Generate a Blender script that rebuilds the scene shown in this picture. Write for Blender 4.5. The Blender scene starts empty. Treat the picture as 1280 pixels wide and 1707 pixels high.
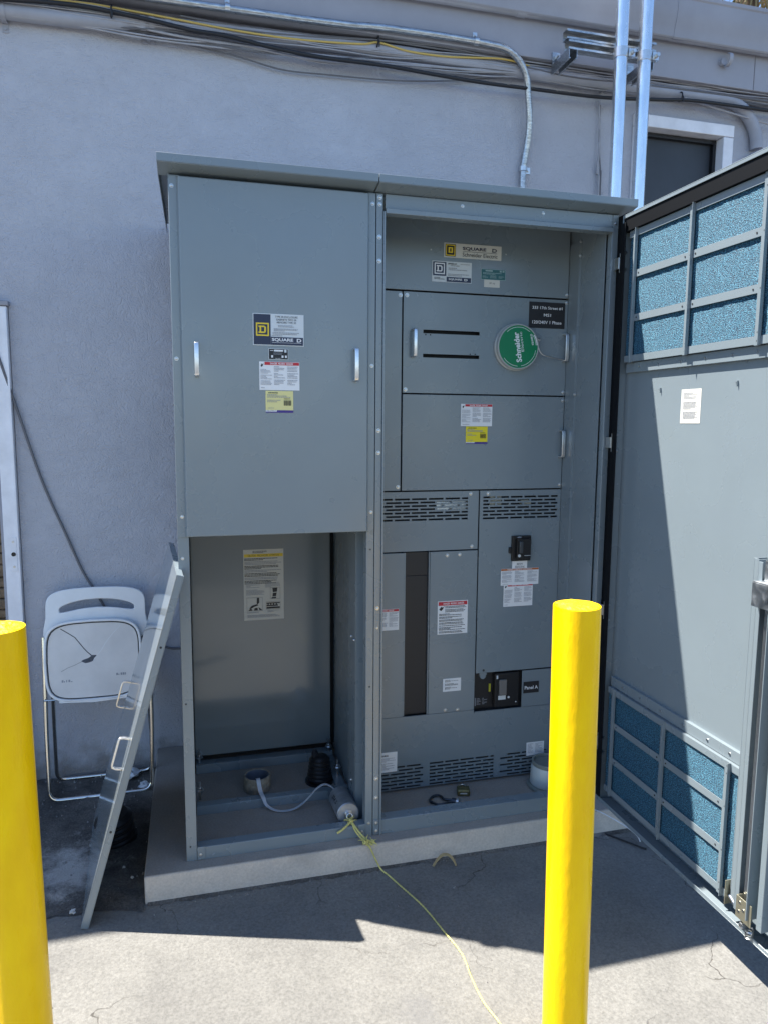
import bpy, math, random
from mathutils import Vector, Matrix
random.seed(7)
D = bpy.data
SC = bpy.context.scene

# ------------------------------------------------------------------ camera, sky, sun, exposure
cam_d = D.cameras.new('camera')
cam_d.sensor_fit = 'VERTICAL'
cam_d.sensor_height = 36.0
cam_d.sensor_width = 27.0
cam_d.lens = 25.24
cam_d.clip_start = 0.02
cam_d.clip_end = 500
cam = D.objects.new('camera', cam_d)
SC.collection.objects.link(cam)
_r = Vector((0.96661591, -0.25612111, 0.00746088))
_u = Vector((0.02429031, 0.12058209, 0.99240614))
_f = Vector((0.25507581, 0.95909433, -0.12277783))
cam.matrix_world = Matrix(((_r.x, _u.x, -_f.x, 0.0546), (_r.y, _u.y, -_f.y, -2.4390),
                           (_r.z, _u.z, -_f.z, 1.5291), (0, 0, 0, 1)))
SC.camera = cam

SUN_DIR = Vector((-0.464, 0.260, 1.0)).normalized()
sun_el = math.asin(SUN_DIR.z)
sun_az = math.atan2(SUN_DIR.x, SUN_DIR.y)
world = D.worlds.new('World')
SC.world = world
world.use_nodes = True
wn = world.node_tree
bg = wn.nodes['Background']
sky = wn.nodes.new('ShaderNodeTexSky')
sky.sky_type = 'NISHITA'
sky.sun_disc = False
sky.sun_elevation = sun_el
sky.sun_rotation = sun_az
sky.air_density = 1.0
sky.dust_density = 0.2
sky.ozone_density = 4.0
wn.links.new(sky.outputs[0], bg.inputs[0])
bg.inputs[1].default_value = 0.088
sl = D.lights.new('sun', 'SUN')
sl.energy = 5.0
sl.angle = math.radians(0.53)
sl.color = (1.0, 0.945, 0.86)
sun = D.objects.new('sun', sl)
SC.collection.objects.link(sun)
sun.rotation_euler = SUN_DIR.to_track_quat('Z', 'Y').to_euler()
sun.location = (-6, 3, 12)
SC.view_settings.view_transform = 'Standard'
SC.view_settings.look = 'None'
SC.view_settings.exposure = 1.6
SC.view_settings.gamma = 1.0
SC.view_settings.use_curve_mapping = False
SC.render.film_transparent = False
try:
    SC.cycles.max_bounces = 8
    SC.cycles.diffuse_bounces = 4
    SC.cycles.glossy_bounces = 4
    SC.cycles.sample_clamp_indirect = 6.0
except Exception:
    pass

# ------------------------------------------------------------------ materials
MATS = {}
def nn(nt, t, **kw):
    n = nt.nodes.new(t)
    for k, v in kw.items():
        setattr(n, k, v)
    return n
def mat(name, col, rough=0.5, metal=0.0, spec=0.5, coat=0.0, coat_rough=0.1,
        var=0.0, vscale=3.0, col2=None, bump=0.0, bscale=200.0, bdist=0.001, rvar=0.0, stretch=None, detail=4.0, wavy=0.0):
    """Principled surface; position-driven noise gives colour variation, roughness variation and fine relief."""
    if name in MATS:
        return MATS[name]
    m = D.materials.new(name)
    m.use_nodes = True
    nt = m.node_tree
    b = nt.nodes['Principled BSDF']
    b.inputs['Base Color'].default_value = (*col, 1)
    b.inputs['Roughness'].default_value = rough
    b.inputs['Metallic'].default_value = metal
    b.inputs['Specular IOR Level'].default_value = spec
    b.inputs['Coat Weight'].default_value = coat
    b.inputs['Coat Roughness'].default_value = coat_rough
    if var or bump or rvar:
        geo = nn(nt, 'ShaderNodeNewGeometry')
        src = geo.outputs['Position']
        if stretch:
            mp = nn(nt, 'ShaderNodeMapping')
            mp.inputs['Scale'].default_value = stretch
            nt.links.new(src, mp.inputs['Vector'])
            src = mp.outputs[0]
    if var:
        nz = nn(nt, 'ShaderNodeTexNoise')
        nz.inputs['Scale'].default_value = vscale
        nz.inputs['Detail'].default_value = detail
        nz.inputs['Roughness'].default_value = 0.62
        nt.links.new(src, nz.inputs['Vector'])
        rp = nn(nt, 'ShaderNodeValToRGB')
        c2 = col2 if col2 else tuple(c * (1 - var) for c in col)
        c1 = tuple(min(1, c * (1 + var)) for c in col) if not col2 else col
        rp.color_ramp.elements[0].position = 0.32
        rp.color_ramp.elements[1].position = 0.68
        rp.color_ramp.elements[0].color = (*c2, 1)
        rp.color_ramp.elements[1].color = (*c1, 1)
        nt.links.new(nz.outputs['Fac'], rp.inputs['Fac'])
        nt.links.new(rp.outputs[0], b.inputs['Base Color'])
    if rvar:
        nr = nn(nt, 'ShaderNodeTexNoise')
        nr.inputs['Scale'].default_value = vscale * 1.7
        nr.inputs['Detail'].default_value = 5
        nt.links.new(src, nr.inputs['Vector'])
        mr = nn(nt, 'ShaderNodeMapRange')
        mr.inputs['To Min'].default_value = max(0.02, rough - rvar)
        mr.inputs['To Max'].default_value = min(1, rough + rvar)
        mr.inputs['From Min'].default_value = 0.3
        mr.inputs['From Max'].default_value = 0.7
        nt.links.new(nr.outputs['Fac'], mr.inputs['Value'])
        nt.links.new(mr.outputs[0], b.inputs['Roughness'])
    if bump:
        nb = nn(nt, 'ShaderNodeTexNoise')
        nb.inputs['Scale'].default_value = bscale
        nb.inputs['Detail'].default_value = 3
        nt.links.new(src, nb.inputs['Vector'])
        bp = nn(nt, 'ShaderNodeBump')
        bp.inputs['Strength'].default_value = bump
        bp.inputs['Distance'].default_value = bdist
        nt.links.new(nb.outputs['Fac'], bp.inputs['Height'])
        if wavy:        # slight oil-canning of thin sheet
            nw = nn(nt, 'ShaderNodeTexNoise')
            nw.inputs['Scale'].default_value = 4.5
            nw.inputs['Detail'].default_value = 1
            nt.links.new(src, nw.inputs['Vector'])
            bw = nn(nt, 'ShaderNodeBump')
            bw.inputs['Strength'].default_value = 1.0
            bw.inputs['Distance'].default_value = wavy
            nt.links.new(nw.outputs['Fac'], bw.inputs['Height'])
            nt.links.new(bw.outputs[0], bp.inputs['Normal'])
        nt.links.new(bp.outputs[0], b.inputs['Normal'])
    MATS[name] = m
    return m

PAINT = mat('cabinet_grey_enamel', (0.180, 0.220, 0.246), 0.28, spec=0.9, var=0.035, vscale=2.6, rvar=0.05)
PANELP = mat('glossy_grey_enamel', (0.170, 0.200, 0.213), 0.16, spec=0.6, coat=0.5, coat_rough=0.06, var=0.03, vscale=2.0, rvar=0.05)
COVERP = mat('satin_cover_enamel', (0.235, 0.270, 0.287), 0.15, spec=0.7, coat=0.5, coat_rough=0.05, var=0.03, vscale=2.0, rvar=0.04)
STEELM = mat('matte_steel', (0.36, 0.38, 0.41), 0.40, metal=0.6, var=0.2, vscale=25, rvar=0.1)
ZINC = mat('zinc_plated_steel', (0.62, 0.63, 0.64), 0.3, metal=1.0, var=0.08, vscale=60)
EMT = mat('galvanised_conduit_steel', (0.76, 0.80, 0.84), 0.24, metal=1.0, var=0.08, vscale=9, rvar=0.05, stretch=(6, 6, 1.2), detail=6)
EMTH = mat('weathered_galvanised_steel', (0.46, 0.48, 0.50), 0.36, metal=1.0, var=0.35, vscale=16, rvar=0.12, stretch=(1.5, 8, 8), detail=6)
CHROME = mat('chrome_tube', (0.68, 0.66, 0.62), 0.14, metal=1.0)
ALU = mat('brushed_aluminium', (0.82, 0.83, 0.84), 0.32, metal=1.0, var=0.06, vscale=120)
DULLALU = mat('scuffed_aluminium', (0.60, 0.63, 0.66), 0.40, metal=1.0, var=0.2, vscale=22, rvar=0.12)
BLACK = mat('black_plastic', (0.012, 0.012, 0.014), 0.38)
GASKET_SHADE = mat('black_rubber_shade', (0.006, 0.007, 0.009), 0.6, spec=0.12)  # seal rubber; also stands for shade in a gap and under the door flange
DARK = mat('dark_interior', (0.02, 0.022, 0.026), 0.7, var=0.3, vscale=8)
TAN = mat('tan_insulator', (0.42, 0.38, 0.29), 0.6, var=0.2, vscale=40)
WHITE = mat('white_print', (0.78, 0.79, 0.80), 0.45)
OFFWH = mat('off_white_print', (0.62, 0.61, 0.56), 0.45)
SILVERP = mat('silver_label', (0.62, 0.66, 0.68), 0.4)
NAVY = mat('navy_print', (0.012, 0.020, 0.058), 0.35)
INK = mat('black_ink', (0.015, 0.015, 0.018), 0.5)
GREYINK = mat('grey_ink', (0.30, 0.31, 0.34), 0.5)
YELP = mat('yellow_print', (0.80, 0.58, 0.03), 0.45)
YELPALE = mat('pale_yellow_print', (0.74, 0.68, 0.30), 0.45)
YELHOT = mat('bright_yellow_print', (0.80, 0.66, 0.015), 0.45)
REDP = mat('red_print', (0.52, 0.02, 0.035), 0.45)
ORANGEP = mat('orange_print', (0.46, 0.13, 0.03), 0.45)
PURPLE = mat('violet_print', (0.05, 0.025, 0.22), 0.45)
GREENP = mat('green_print', (0.003, 0.19, 0.075), 0.3)
TEALP = mat('teal_print', (0.03, 0.13, 0.14), 0.4)
TEALM = mat('pale_teal_print', (0.33, 0.45, 0.45), 0.4)
CLEARP = mat('cloudy_polycarbonate', (0.42, 0.44, 0.43), 0.2, spec=0.6)
BUILDP = mat('building_trim_paint', (0.32, 0.325, 0.37), 0.55, var=0.10, vscale=2.5, bump=0.15, bscale=60, bdist=0.002, detail=7)
PIPEP = mat('grey_painted_conduit', (0.36, 0.37, 0.42), 0.48, var=0.10, vscale=7, bump=0.1, bscale=90, bdist=0.001)
JAMBW = mat('white_door_frame_paint', (0.82, 0.83, 0.88), 0.42, var=0.08, vscale=11, detail=8)
SCREEN = mat('dark_window_screen', (0.038, 0.046, 0.060), 0.5, var=0.15, vscale=3)
CHAIRW = mat('white_chair_plastic', (0.78, 0.79, 0.80), 0.28, var=0.04, vscale=10)
CHAIRG = mat('pale_grey_chair_plastic', (0.72, 0.70, 0.68), 0.5, var=0.06, vscale=9, bump=0.05, bscale=300)
YELPAINT = mat('yellow_gloss_paint', (1.0, 0.575, 0.0), 0.30, spec=0.22, coat=0.06, coat_rough=0.12, var=0.09, vscale=16, detail=9, stretch=(1, 1, .35), bump=0.5, bscale=95, bdist=0.0022, rvar=0.06)
YELTOP = mat('rough_yellow_paint', (0.92, 0.62, 0.0), 0.55, var=0.10, vscale=60, bump=0.9, bscale=90, bdist=0.006)
ROPE = mat('yellow_poly_rope', (0.60, 0.55, 0.19), 0.6, var=0.2, vscale=90, bump=0.6, bscale=320, bdist=0.002)
TAPEW = mat('white_pull_tape', (0.62, 0.65, 0.70), 0.5, var=0.08, vscale=60)
CARD = mat('tan_cardboard', (0.40, 0.30, 0.15), 0.75, var=0.15, vscale=40)
BRASS = mat('tarnished_brass', (0.22, 0.20, 0.10), 0.45, metal=0.75, var=0.15, vscale=50)
DIRTYPVC = mat('dirty_conduit_stub', (0.27, 0.24, 0.19), 0.8, var=0.35, vscale=45, bump=0.5, bscale=120, bdist=0.002)
BLUEIN = mat('blue_grey_pvc', (0.10, 0.13, 0.18), 0.5)
CBLK = mat('black_cable_jacket', (0.012, 0.013, 0.018), 0.5)
CYEL = mat('yellow_cable_jacket', (0.60, 0.43, 0.12), 0.5)
CGRY = mat('grey_painted_cable', (0.36, 0.36, 0.39), 0.6, var=0.15, vscale=12)
CGRD = mat('dusty_dark_cable', (0.15, 0.15, 0.165), 0.65)
JARW = mat('milky_jar_plastic', (0.52, 0.56, 0.55), 0.4, var=0.08, vscale=20)
JARL = mat('translucent_grey_lid', (0.20, 0.22, 0.20), 0.35)
STONE = mat('brown_split_stone', (0.20, 0.145, 0.095), 0.85, var=0.4, vscale=14, bump=0.8, bscale=60, bdist=0.008, detail=7)
PLASTICBAG = mat('crumpled_white_plastic', (0.62, 0.63, 0.66), 0.35)
PEBBLE = mat('grey_pebble', (0.22, 0.21, 0.20), 0.85, var=0.4, vscale=70)
BARK = mat('palm_bark', (0.12, 0.09, 0.06), 0.9, var=0.3, vscale=9)
FROND = mat('palm_leaf', (0.075, 0.10, 0.035), 0.6, var=0.25, vscale=3)
FRONDD = mat('dry_palm_leaf', (0.22, 0.17, 0.08), 0.7, var=0.25, vscale=3)

def filter_mat():
    m = D.materials.new('blue_filter_fibre')
    m.use_nodes = True
    nt = m.node_tree
    b = nt.nodes['Principled BSDF']
    geo = nn(nt, 'ShaderNodeNewGeometry')
    mp = nn(nt, 'ShaderNodeMapping')
    mp.inputs['Scale'].default_value = (1, 0.75, 1.5)
    nt.links.new(geo.outputs['Position'], mp.inputs['Vector'])
    n1 = nn(nt, 'ShaderNodeTexNoise')
    n1.inputs['Scale'].default_value = 250
    n1.inputs['Detail'].default_value = 5
    n1.inputs['Roughness'].default_value = 0.7
    nt.links.new(mp.outputs[0], n1.inputs['Vector'])
    n2 = nn(nt, 'ShaderNodeTexWave', wave_type='BANDS', bands_direction='Z')
    n2.inputs['Scale'].default_value = 95
    n2.inputs['Distortion'].default_value = 5
    n2.inputs['Detail'].default_value = 3
    n2.inputs['Detail Scale'].default_value = 2.2
    nt.links.new(geo.outputs['Position'], n2.inputs['Vector'])
    mx = nn(nt, 'ShaderNodeMath', operation='MULTIPLY_ADD')
    nt.links.new(n1.outputs['Fac'], mx.inputs[0])
    mx.inputs[1].default_value = 1.15
    m2 = nn(nt, 'ShaderNodeMath', operation='MULTIPLY')
    nt.links.new(n2.outputs['Fac'], m2.inputs[0])
    m2.inputs[1].default_value = 0.20
    m3 = nn(nt, 'ShaderNodeMath', operation='SUBTRACT')
    nt.links.new(m2.outputs[0], m3.inputs[0])
    m3.inputs[1].default_value = 0.20
    nt.links.new(m3.outputs[0], mx.inputs[2])
    rp = nn(nt, 'ShaderNodeValToRGB')
    e = rp.color_ramp.elements
    e[0].position = 0.32; e[0].color = (0.0015, 0.011, 0.032, 1)
    e[1].position = 0.62; e[1].color = (0.12, 0.38, 0.54, 1)
    k = e.new(0.47); k.color = (0.006, 0.060, 0.125, 1)
    nt.links.new(mx.outputs[0], rp.inputs['Fac'])
    nt.links.new(rp.outputs[0], b.inputs['Base Color'])
    b.inputs['Roughness'].default_value = 0.55
    bp = nn(nt, 'ShaderNodeBump')
    bp.inputs['Strength'].default_value = 1.0
    bp.inputs['Distance'].default_value = 0.008
    nt.links.new(mx.outputs[0], bp.inputs['Height'])
    nt.links.new(bp.outputs[0], b.inputs['Normal'])
    return m
FILTER = filter_mat()

def stucco_mat():
    m = D.materials.new('grey_painted_stucco')
    m.use_nodes = True
    nt = m.node_tree
    b = nt.nodes['Principled BSDF']
    geo = nn(nt, 'ShaderNodeNewGeometry')
    pos = geo.outputs['Position']
    big = nn(nt, 'ShaderNodeTexNoise')
    big.inputs['Scale'].default_value = 1.6
    big.inputs['Detail'].default_value = 8
    big.inputs['Roughness'].default_value = 0.6
    nt.links.new(pos, big.inputs['Vector'])
    rp = nn(nt, 'ShaderNodeValToRGB')
    e = rp.color_ramp.elements
    e[0].position = 0.3; e[0].color = (0.42, 0.432, 0.485, 1)
    e[1].position = 0.7; e[1].color = (0.495, 0.507, 0.565, 1)
    nt.links.new(big.outputs['Fac'], rp.inputs['Fac'])
    # rising damp, splash dirt and spalled paint near the ground
    sx = nn(nt, 'ShaderNodeSeparateXYZ')
    nt.links.new(pos, sx.inputs[0])
    dn = nn(nt, 'ShaderNodeTexNoise')
    dn.inputs['Scale'].default_value = 14
    dn.inputs['Detail'].default_value = 8
    nt.links.new(pos, dn.inputs['Vector'])
    ad = nn(nt, 'ShaderNodeMath', operation='MULTIPLY_ADD')
    nt.links.new(dn.outputs['Fac'], ad.inputs[0])
    ad.inputs[1].default_value = -0.30
    nt.links.new(sx.outputs['Z'], ad.inputs[2])
    mr = nn(nt, 'ShaderNodeMapRange')
    mr.inputs['From Min'].default_value = -0.21
    mr.inputs['From Max'].default_value = -0.10
    mr.inputs['To Min'].default_value = 0.75
    mr.inputs['To Max'].default_value = 0.0
    nt.links.new(ad.outputs[0], mr.inputs['Value'])
    mix = nn(nt, 'ShaderNodeMix', data_type='RGBA')
    nt.links.new(mr.outputs[0], mix.inputs[0])
    nt.links.new(rp.outputs[0], mix.inputs[6])
    mix.inputs[7].default_value = (0.20, 0.185, 0.17, 1)
    nt.links.new(mix.outputs[2], b.inputs['Base Color'])
    b.inputs['Roughness'].default_value = 0.62
    # trowelled relief: ridged, warped noise at two scales
    wp = nn(nt, 'ShaderNodeTexNoise')
    wp.inputs['Scale'].default_value = 9
    wp.inputs['Detail'].default_value = 2
    nt.links.new(pos, wp.inputs['Vector'])
    vm = nn(nt, 'ShaderNodeVectorMath', operation='MULTIPLY_ADD')
    nt.links.new(wp.outputs['Color'], vm.inputs[0])
    vm.inputs[1].default_value = (0.09, 0.09, 0.09)
    nt.links.new(pos, vm.inputs[2])
    f1 = nn(nt, 'ShaderNodeTexNoise')
    f1.inputs['Scale'].default_value = 80
    f1.inputs['Detail'].default_value = 4
    f1.inputs['Roughness'].default_value = 0.5
    nt.links.new(vm.outputs[0], f1.inputs['Vector'])
    sub = nn(nt, 'ShaderNodeMath', operation='SUBTRACT')
    nt.links.new(f1.outputs['Fac'], sub.inputs[0]); sub.inputs[1].default_value = 0.5
    ab = nn(nt, 'ShaderNodeMath', operation='ABSOLUTE')
    nt.links.new(sub.outputs[0], ab.inputs[0])
    f2 = nn(nt, 'ShaderNodeTexNoise')
    f2.inputs['Scale'].default_value = 13
    f2.inputs['Detail'].default_value = 3
    nt.links.new(vm.outputs[0], f2.inputs['Vector'])
    sm = nn(nt, 'ShaderNodeMath', operation='MULTIPLY_ADD')
    nt.links.new(ab.outputs[0], sm.inputs[0]); sm.inputs[1].default_value = -1.6
    nt.links.new(f2.outputs['Fac'], sm.inputs[2])
    bp = nn(nt, 'ShaderNodeBump')
    bp.inputs['Strength'].default_value = 0.85
    bp.inputs['Distance'].default_value = 0.0065
    nt.links.new(sm.outputs[0], bp.inputs['Height'])
    nt.links.new(bp.outputs[0], b.inputs['Normal'])
    return m
STUCCO = stucco_mat()

G_LEVEL = -0.10
def concrete_mat(name, ca, cb, crack=True, stain=(0.125, 0.125, 0.13), scale=1.0, bump=0.5, sp=0.5, top_shade=None, spill=None):
    m = D.materials.new(name)
    m.use_nodes = True
    nt = m.node_tree
    b = nt.nodes['Principled BSDF']
    geo = nn(nt, 'ShaderNodeNewGeometry')
    pos = geo.outputs['Position']
    n1 = nn(nt, 'ShaderNodeTexNoise')
    n1.inputs['Scale'].default_value = 2.3 * scale
    n1.inputs['Detail'].default_value = 10
    n1.inputs['Roughness'].default_value = 0.66
    nt.links.new(pos, n1.inputs['Vector'])
    rp = nn(nt, 'ShaderNodeValToRGB')
    e = rp.color_ramp.elements
    e[0].position = 0.33; e[0].color = (*cb, 1)
    e[1].position = 0.62; e[1].color = (*ca, 1)
    nt.links.new(n1.outputs['Fac'], rp.inputs['Fac'])
    # fine aggregate
    n2 = nn(nt, 'ShaderNodeTexNoise')
    n2.inputs['Scale'].default_value = 125
    n2.inputs['Detail'].default_value = 6
    n2.inputs['Roughness'].default_value = 0.7
    nt.links.new(pos, n2.inputs['Vector'])
    mr = nn(nt, 'ShaderNodeMapRange')
    mr.inputs['From Min'].default_value = 0.3
    mr.inputs['From Max'].default_value = 0.7
    mr.inputs['To Min'].default_value = 1 - sp * 0.55
    mr.inputs['To Max'].default_value = 1 + sp * 0.35
    nt.links.new(n2.outputs['Fac'], mr.inputs['Value'])
    mul = nn(nt, 'ShaderNodeMix', data_type='RGBA', blend_type='MULTIPLY')
    mul.inputs[0].default_value = 1.0
    nt.links.new(rp.outputs[0], mul.inputs[6])
    nt.links.new(mr.outputs[0], mul.inputs[7])
    col = mul.outputs[2]
    # grey stains with soft edges
    n3 = nn(nt, 'ShaderNodeTexNoise')
    n3.inputs['Scale'].default_value = 3.6
    n3.inputs['Detail'].default_value = 5
    nt.links.new(pos, n3.inputs['Vector'])
    r3 = nn(nt, 'ShaderNodeMapRange')
    r3.inputs['From Min'].default_value = 0.60
    r3.inputs['From Max'].default_value = 0.74
    r3.inputs['To Max'].default_value = 0.55
    nt.links.new(n3.outputs['Fac'], r3.inputs['Value'])
    mx = nn(nt, 'ShaderNodeMix', data_type='RGBA')
    nt.links.new(r3.outputs[0], mx.inputs[0])
    nt.links.new(col, mx.inputs[6])
    mx.inputs[7].default_value = (*stain, 1)
    col = mx.outputs[2]
    height = n2.outputs['Fac']
    if crack:
        wn_ = nn(nt, 'ShaderNodeTexNoise')
        wn_.inputs['Scale'].default_value = 5
        wn_.inputs['Detail'].default_value = 6
        nt.links.new(pos, wn_.inputs['Vector'])
        vm = nn(nt, 'ShaderNodeVectorMath', operation='MULTIPLY_ADD')
        nt.links.new(wn_.outputs['Color'], vm.inputs[0])
        vm.inputs[1].default_value = (0.34, 0.34, 0.0)
        nt.links.new(pos, vm.inputs[2])
        vo = nn(nt, 'ShaderNodeTexVoronoi', feature='DISTANCE_TO_EDGE')
        vo.inputs['Scale'].default_value = 1.55
        nt.links.new(vm.outputs[0], vo.inputs['Vector'])
        lt = nn(nt, 'ShaderNodeMapRange')
        lt.inputs['From Min'].default_value = 0.0015
        lt.inputs['From Max'].default_value = 0.0048
        lt.inputs['To Min'].default_value = 1.0
        lt.inputs['To Max'].default_value = 0.0
        nt.links.new(vo.outputs['Distance'], lt.inputs['Value'])
        mk = nn(nt, 'ShaderNodeTexNoise')
        mk.inputs['Scale'].default_value = 3.1
        mk.inputs['Detail'].default_value = 4
        nt.links.new(pos, mk.inputs['Vector'])
        mkr = nn(nt, 'ShaderNodeMapRange')
        mkr.inputs['From Min'].default_value = 0.47
        mkr.inputs['From Max'].default_value = 0.60
        nt.links.new(mk.outputs['Fac'], mkr.inputs['Value'])
        cm = nn(nt, 'ShaderNodeMath', operation='MULTIPLY')
        nt.links.new(lt.outputs[0], cm.inputs[0])
        nt.links.new(mkr.outputs[0], cm.inputs[1])
        mc = nn(nt, 'ShaderNodeMix', data_type='RGBA')
        nt.links.new(cm.outputs[0], mc.inputs[0])
        nt.links.new(col, mc.inputs[6])
        mc.inputs[7].default_value = (0.075, 0.07, 0.063, 1)
        col = mc.outputs[2]
        hs = nn(nt, 'ShaderNodeMath', operation='MULTIPLY_ADD')
        nt.links.new(cm.outputs[0], hs.inputs[0])
        hs.inputs[1].default_value = -1.2
        nt.links.new(height, hs.inputs[2])
        height = hs.outputs[0]
    if spill:
        cx_, cy_, rad = spill
        dv = nn(nt, 'ShaderNodeVectorMath', operation='DISTANCE')
        nt.links.new(pos, dv.inputs[0]); dv.inputs[1].default_value = (cx_, cy_, G_LEVEL)
        sn = nn(nt, 'ShaderNodeTexNoise')
        sn.inputs['Scale'].default_value = 9
        sn.inputs['Detail'].default_value = 9
        sn.inputs['Roughness'].default_value = 0.75
        nt.links.new(pos, sn.inputs['Vector'])
        sa = nn(nt, 'ShaderNodeMath', operation='MULTIPLY_ADD')
        nt.links.new(sn.outputs['Fac'], sa.inputs[0]); sa.inputs[1].default_value = 0.85
        nt.links.new(dv.outputs['Value'], sa.inputs[2])
        sr = nn(nt, 'ShaderNodeMapRange')
        sr.inputs['From Min'].default_value = rad + 0.27; sr.inputs['From Max'].default_value = rad + 0.46
        sr.inputs['To Min'].default_value = 0.9; sr.inputs['To Max'].default_value = 0.0
        nt.links.new(sa.outputs[0], sr.inputs['Value'])
        ms = nn(nt, 'ShaderNodeMix', data_type='RGBA')
        nt.links.new(sr.outputs[0], ms.inputs[0])
        nt.links.new(col, ms.inputs[6])
        ms.inputs[7].default_value = (0.40, 0.39, 0.37, 1)
        col = ms.outputs[2]
    if top_shade:  # upward faces darkened in colour, as bounce light makes the sides look brighter
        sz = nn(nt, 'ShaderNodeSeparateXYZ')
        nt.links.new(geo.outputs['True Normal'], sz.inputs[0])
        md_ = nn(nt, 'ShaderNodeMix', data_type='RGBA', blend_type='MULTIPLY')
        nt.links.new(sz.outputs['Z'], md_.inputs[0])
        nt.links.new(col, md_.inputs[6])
        md_.inputs[7].default_value = (*top_shade, 1)
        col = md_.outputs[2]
    nt.links.new(col, b.inputs['Base Color'])
    b.inputs['Roughness'].default_value = 0.85
    b.inputs['Specular IOR Level'].default_value = 0.3
    bp = nn(nt, 'ShaderNodeBump')
    bp.inputs['Strength'].default_value = bump
    bp.inputs['Distance'].default_value = 0.004
    nt.links.new(height, bp.inputs['Height'])
    nt.links.new(bp.outputs[0], b.inputs['Normal'])
    return m
PAVING = concrete_mat('worn_concrete_paving', (0.200, 0.196, 0.182), (0.150, 0.147, 0.139), True, bump=0.5, sp=0.62)
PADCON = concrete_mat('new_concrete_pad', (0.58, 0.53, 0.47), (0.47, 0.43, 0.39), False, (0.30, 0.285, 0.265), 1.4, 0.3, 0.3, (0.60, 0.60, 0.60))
LOWBOUNCE = mat('low_bounce_ground', (0.055, 0.055, 0.057), 0.9, var=0.2, vscale=3, bump=0.5, bscale=90, bdist=0.004)  # for the added ground sheet that lowers bounce light
DIRT = concrete_mat('dark_dirt', (0.150, 0.140, 0.128), (0.050, 0.048, 0.046), False, (0.30, 0.29, 0.275), 2.2, 1.0, 1.0, spill=(-0.44, 0.20, 0.16))

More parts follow.
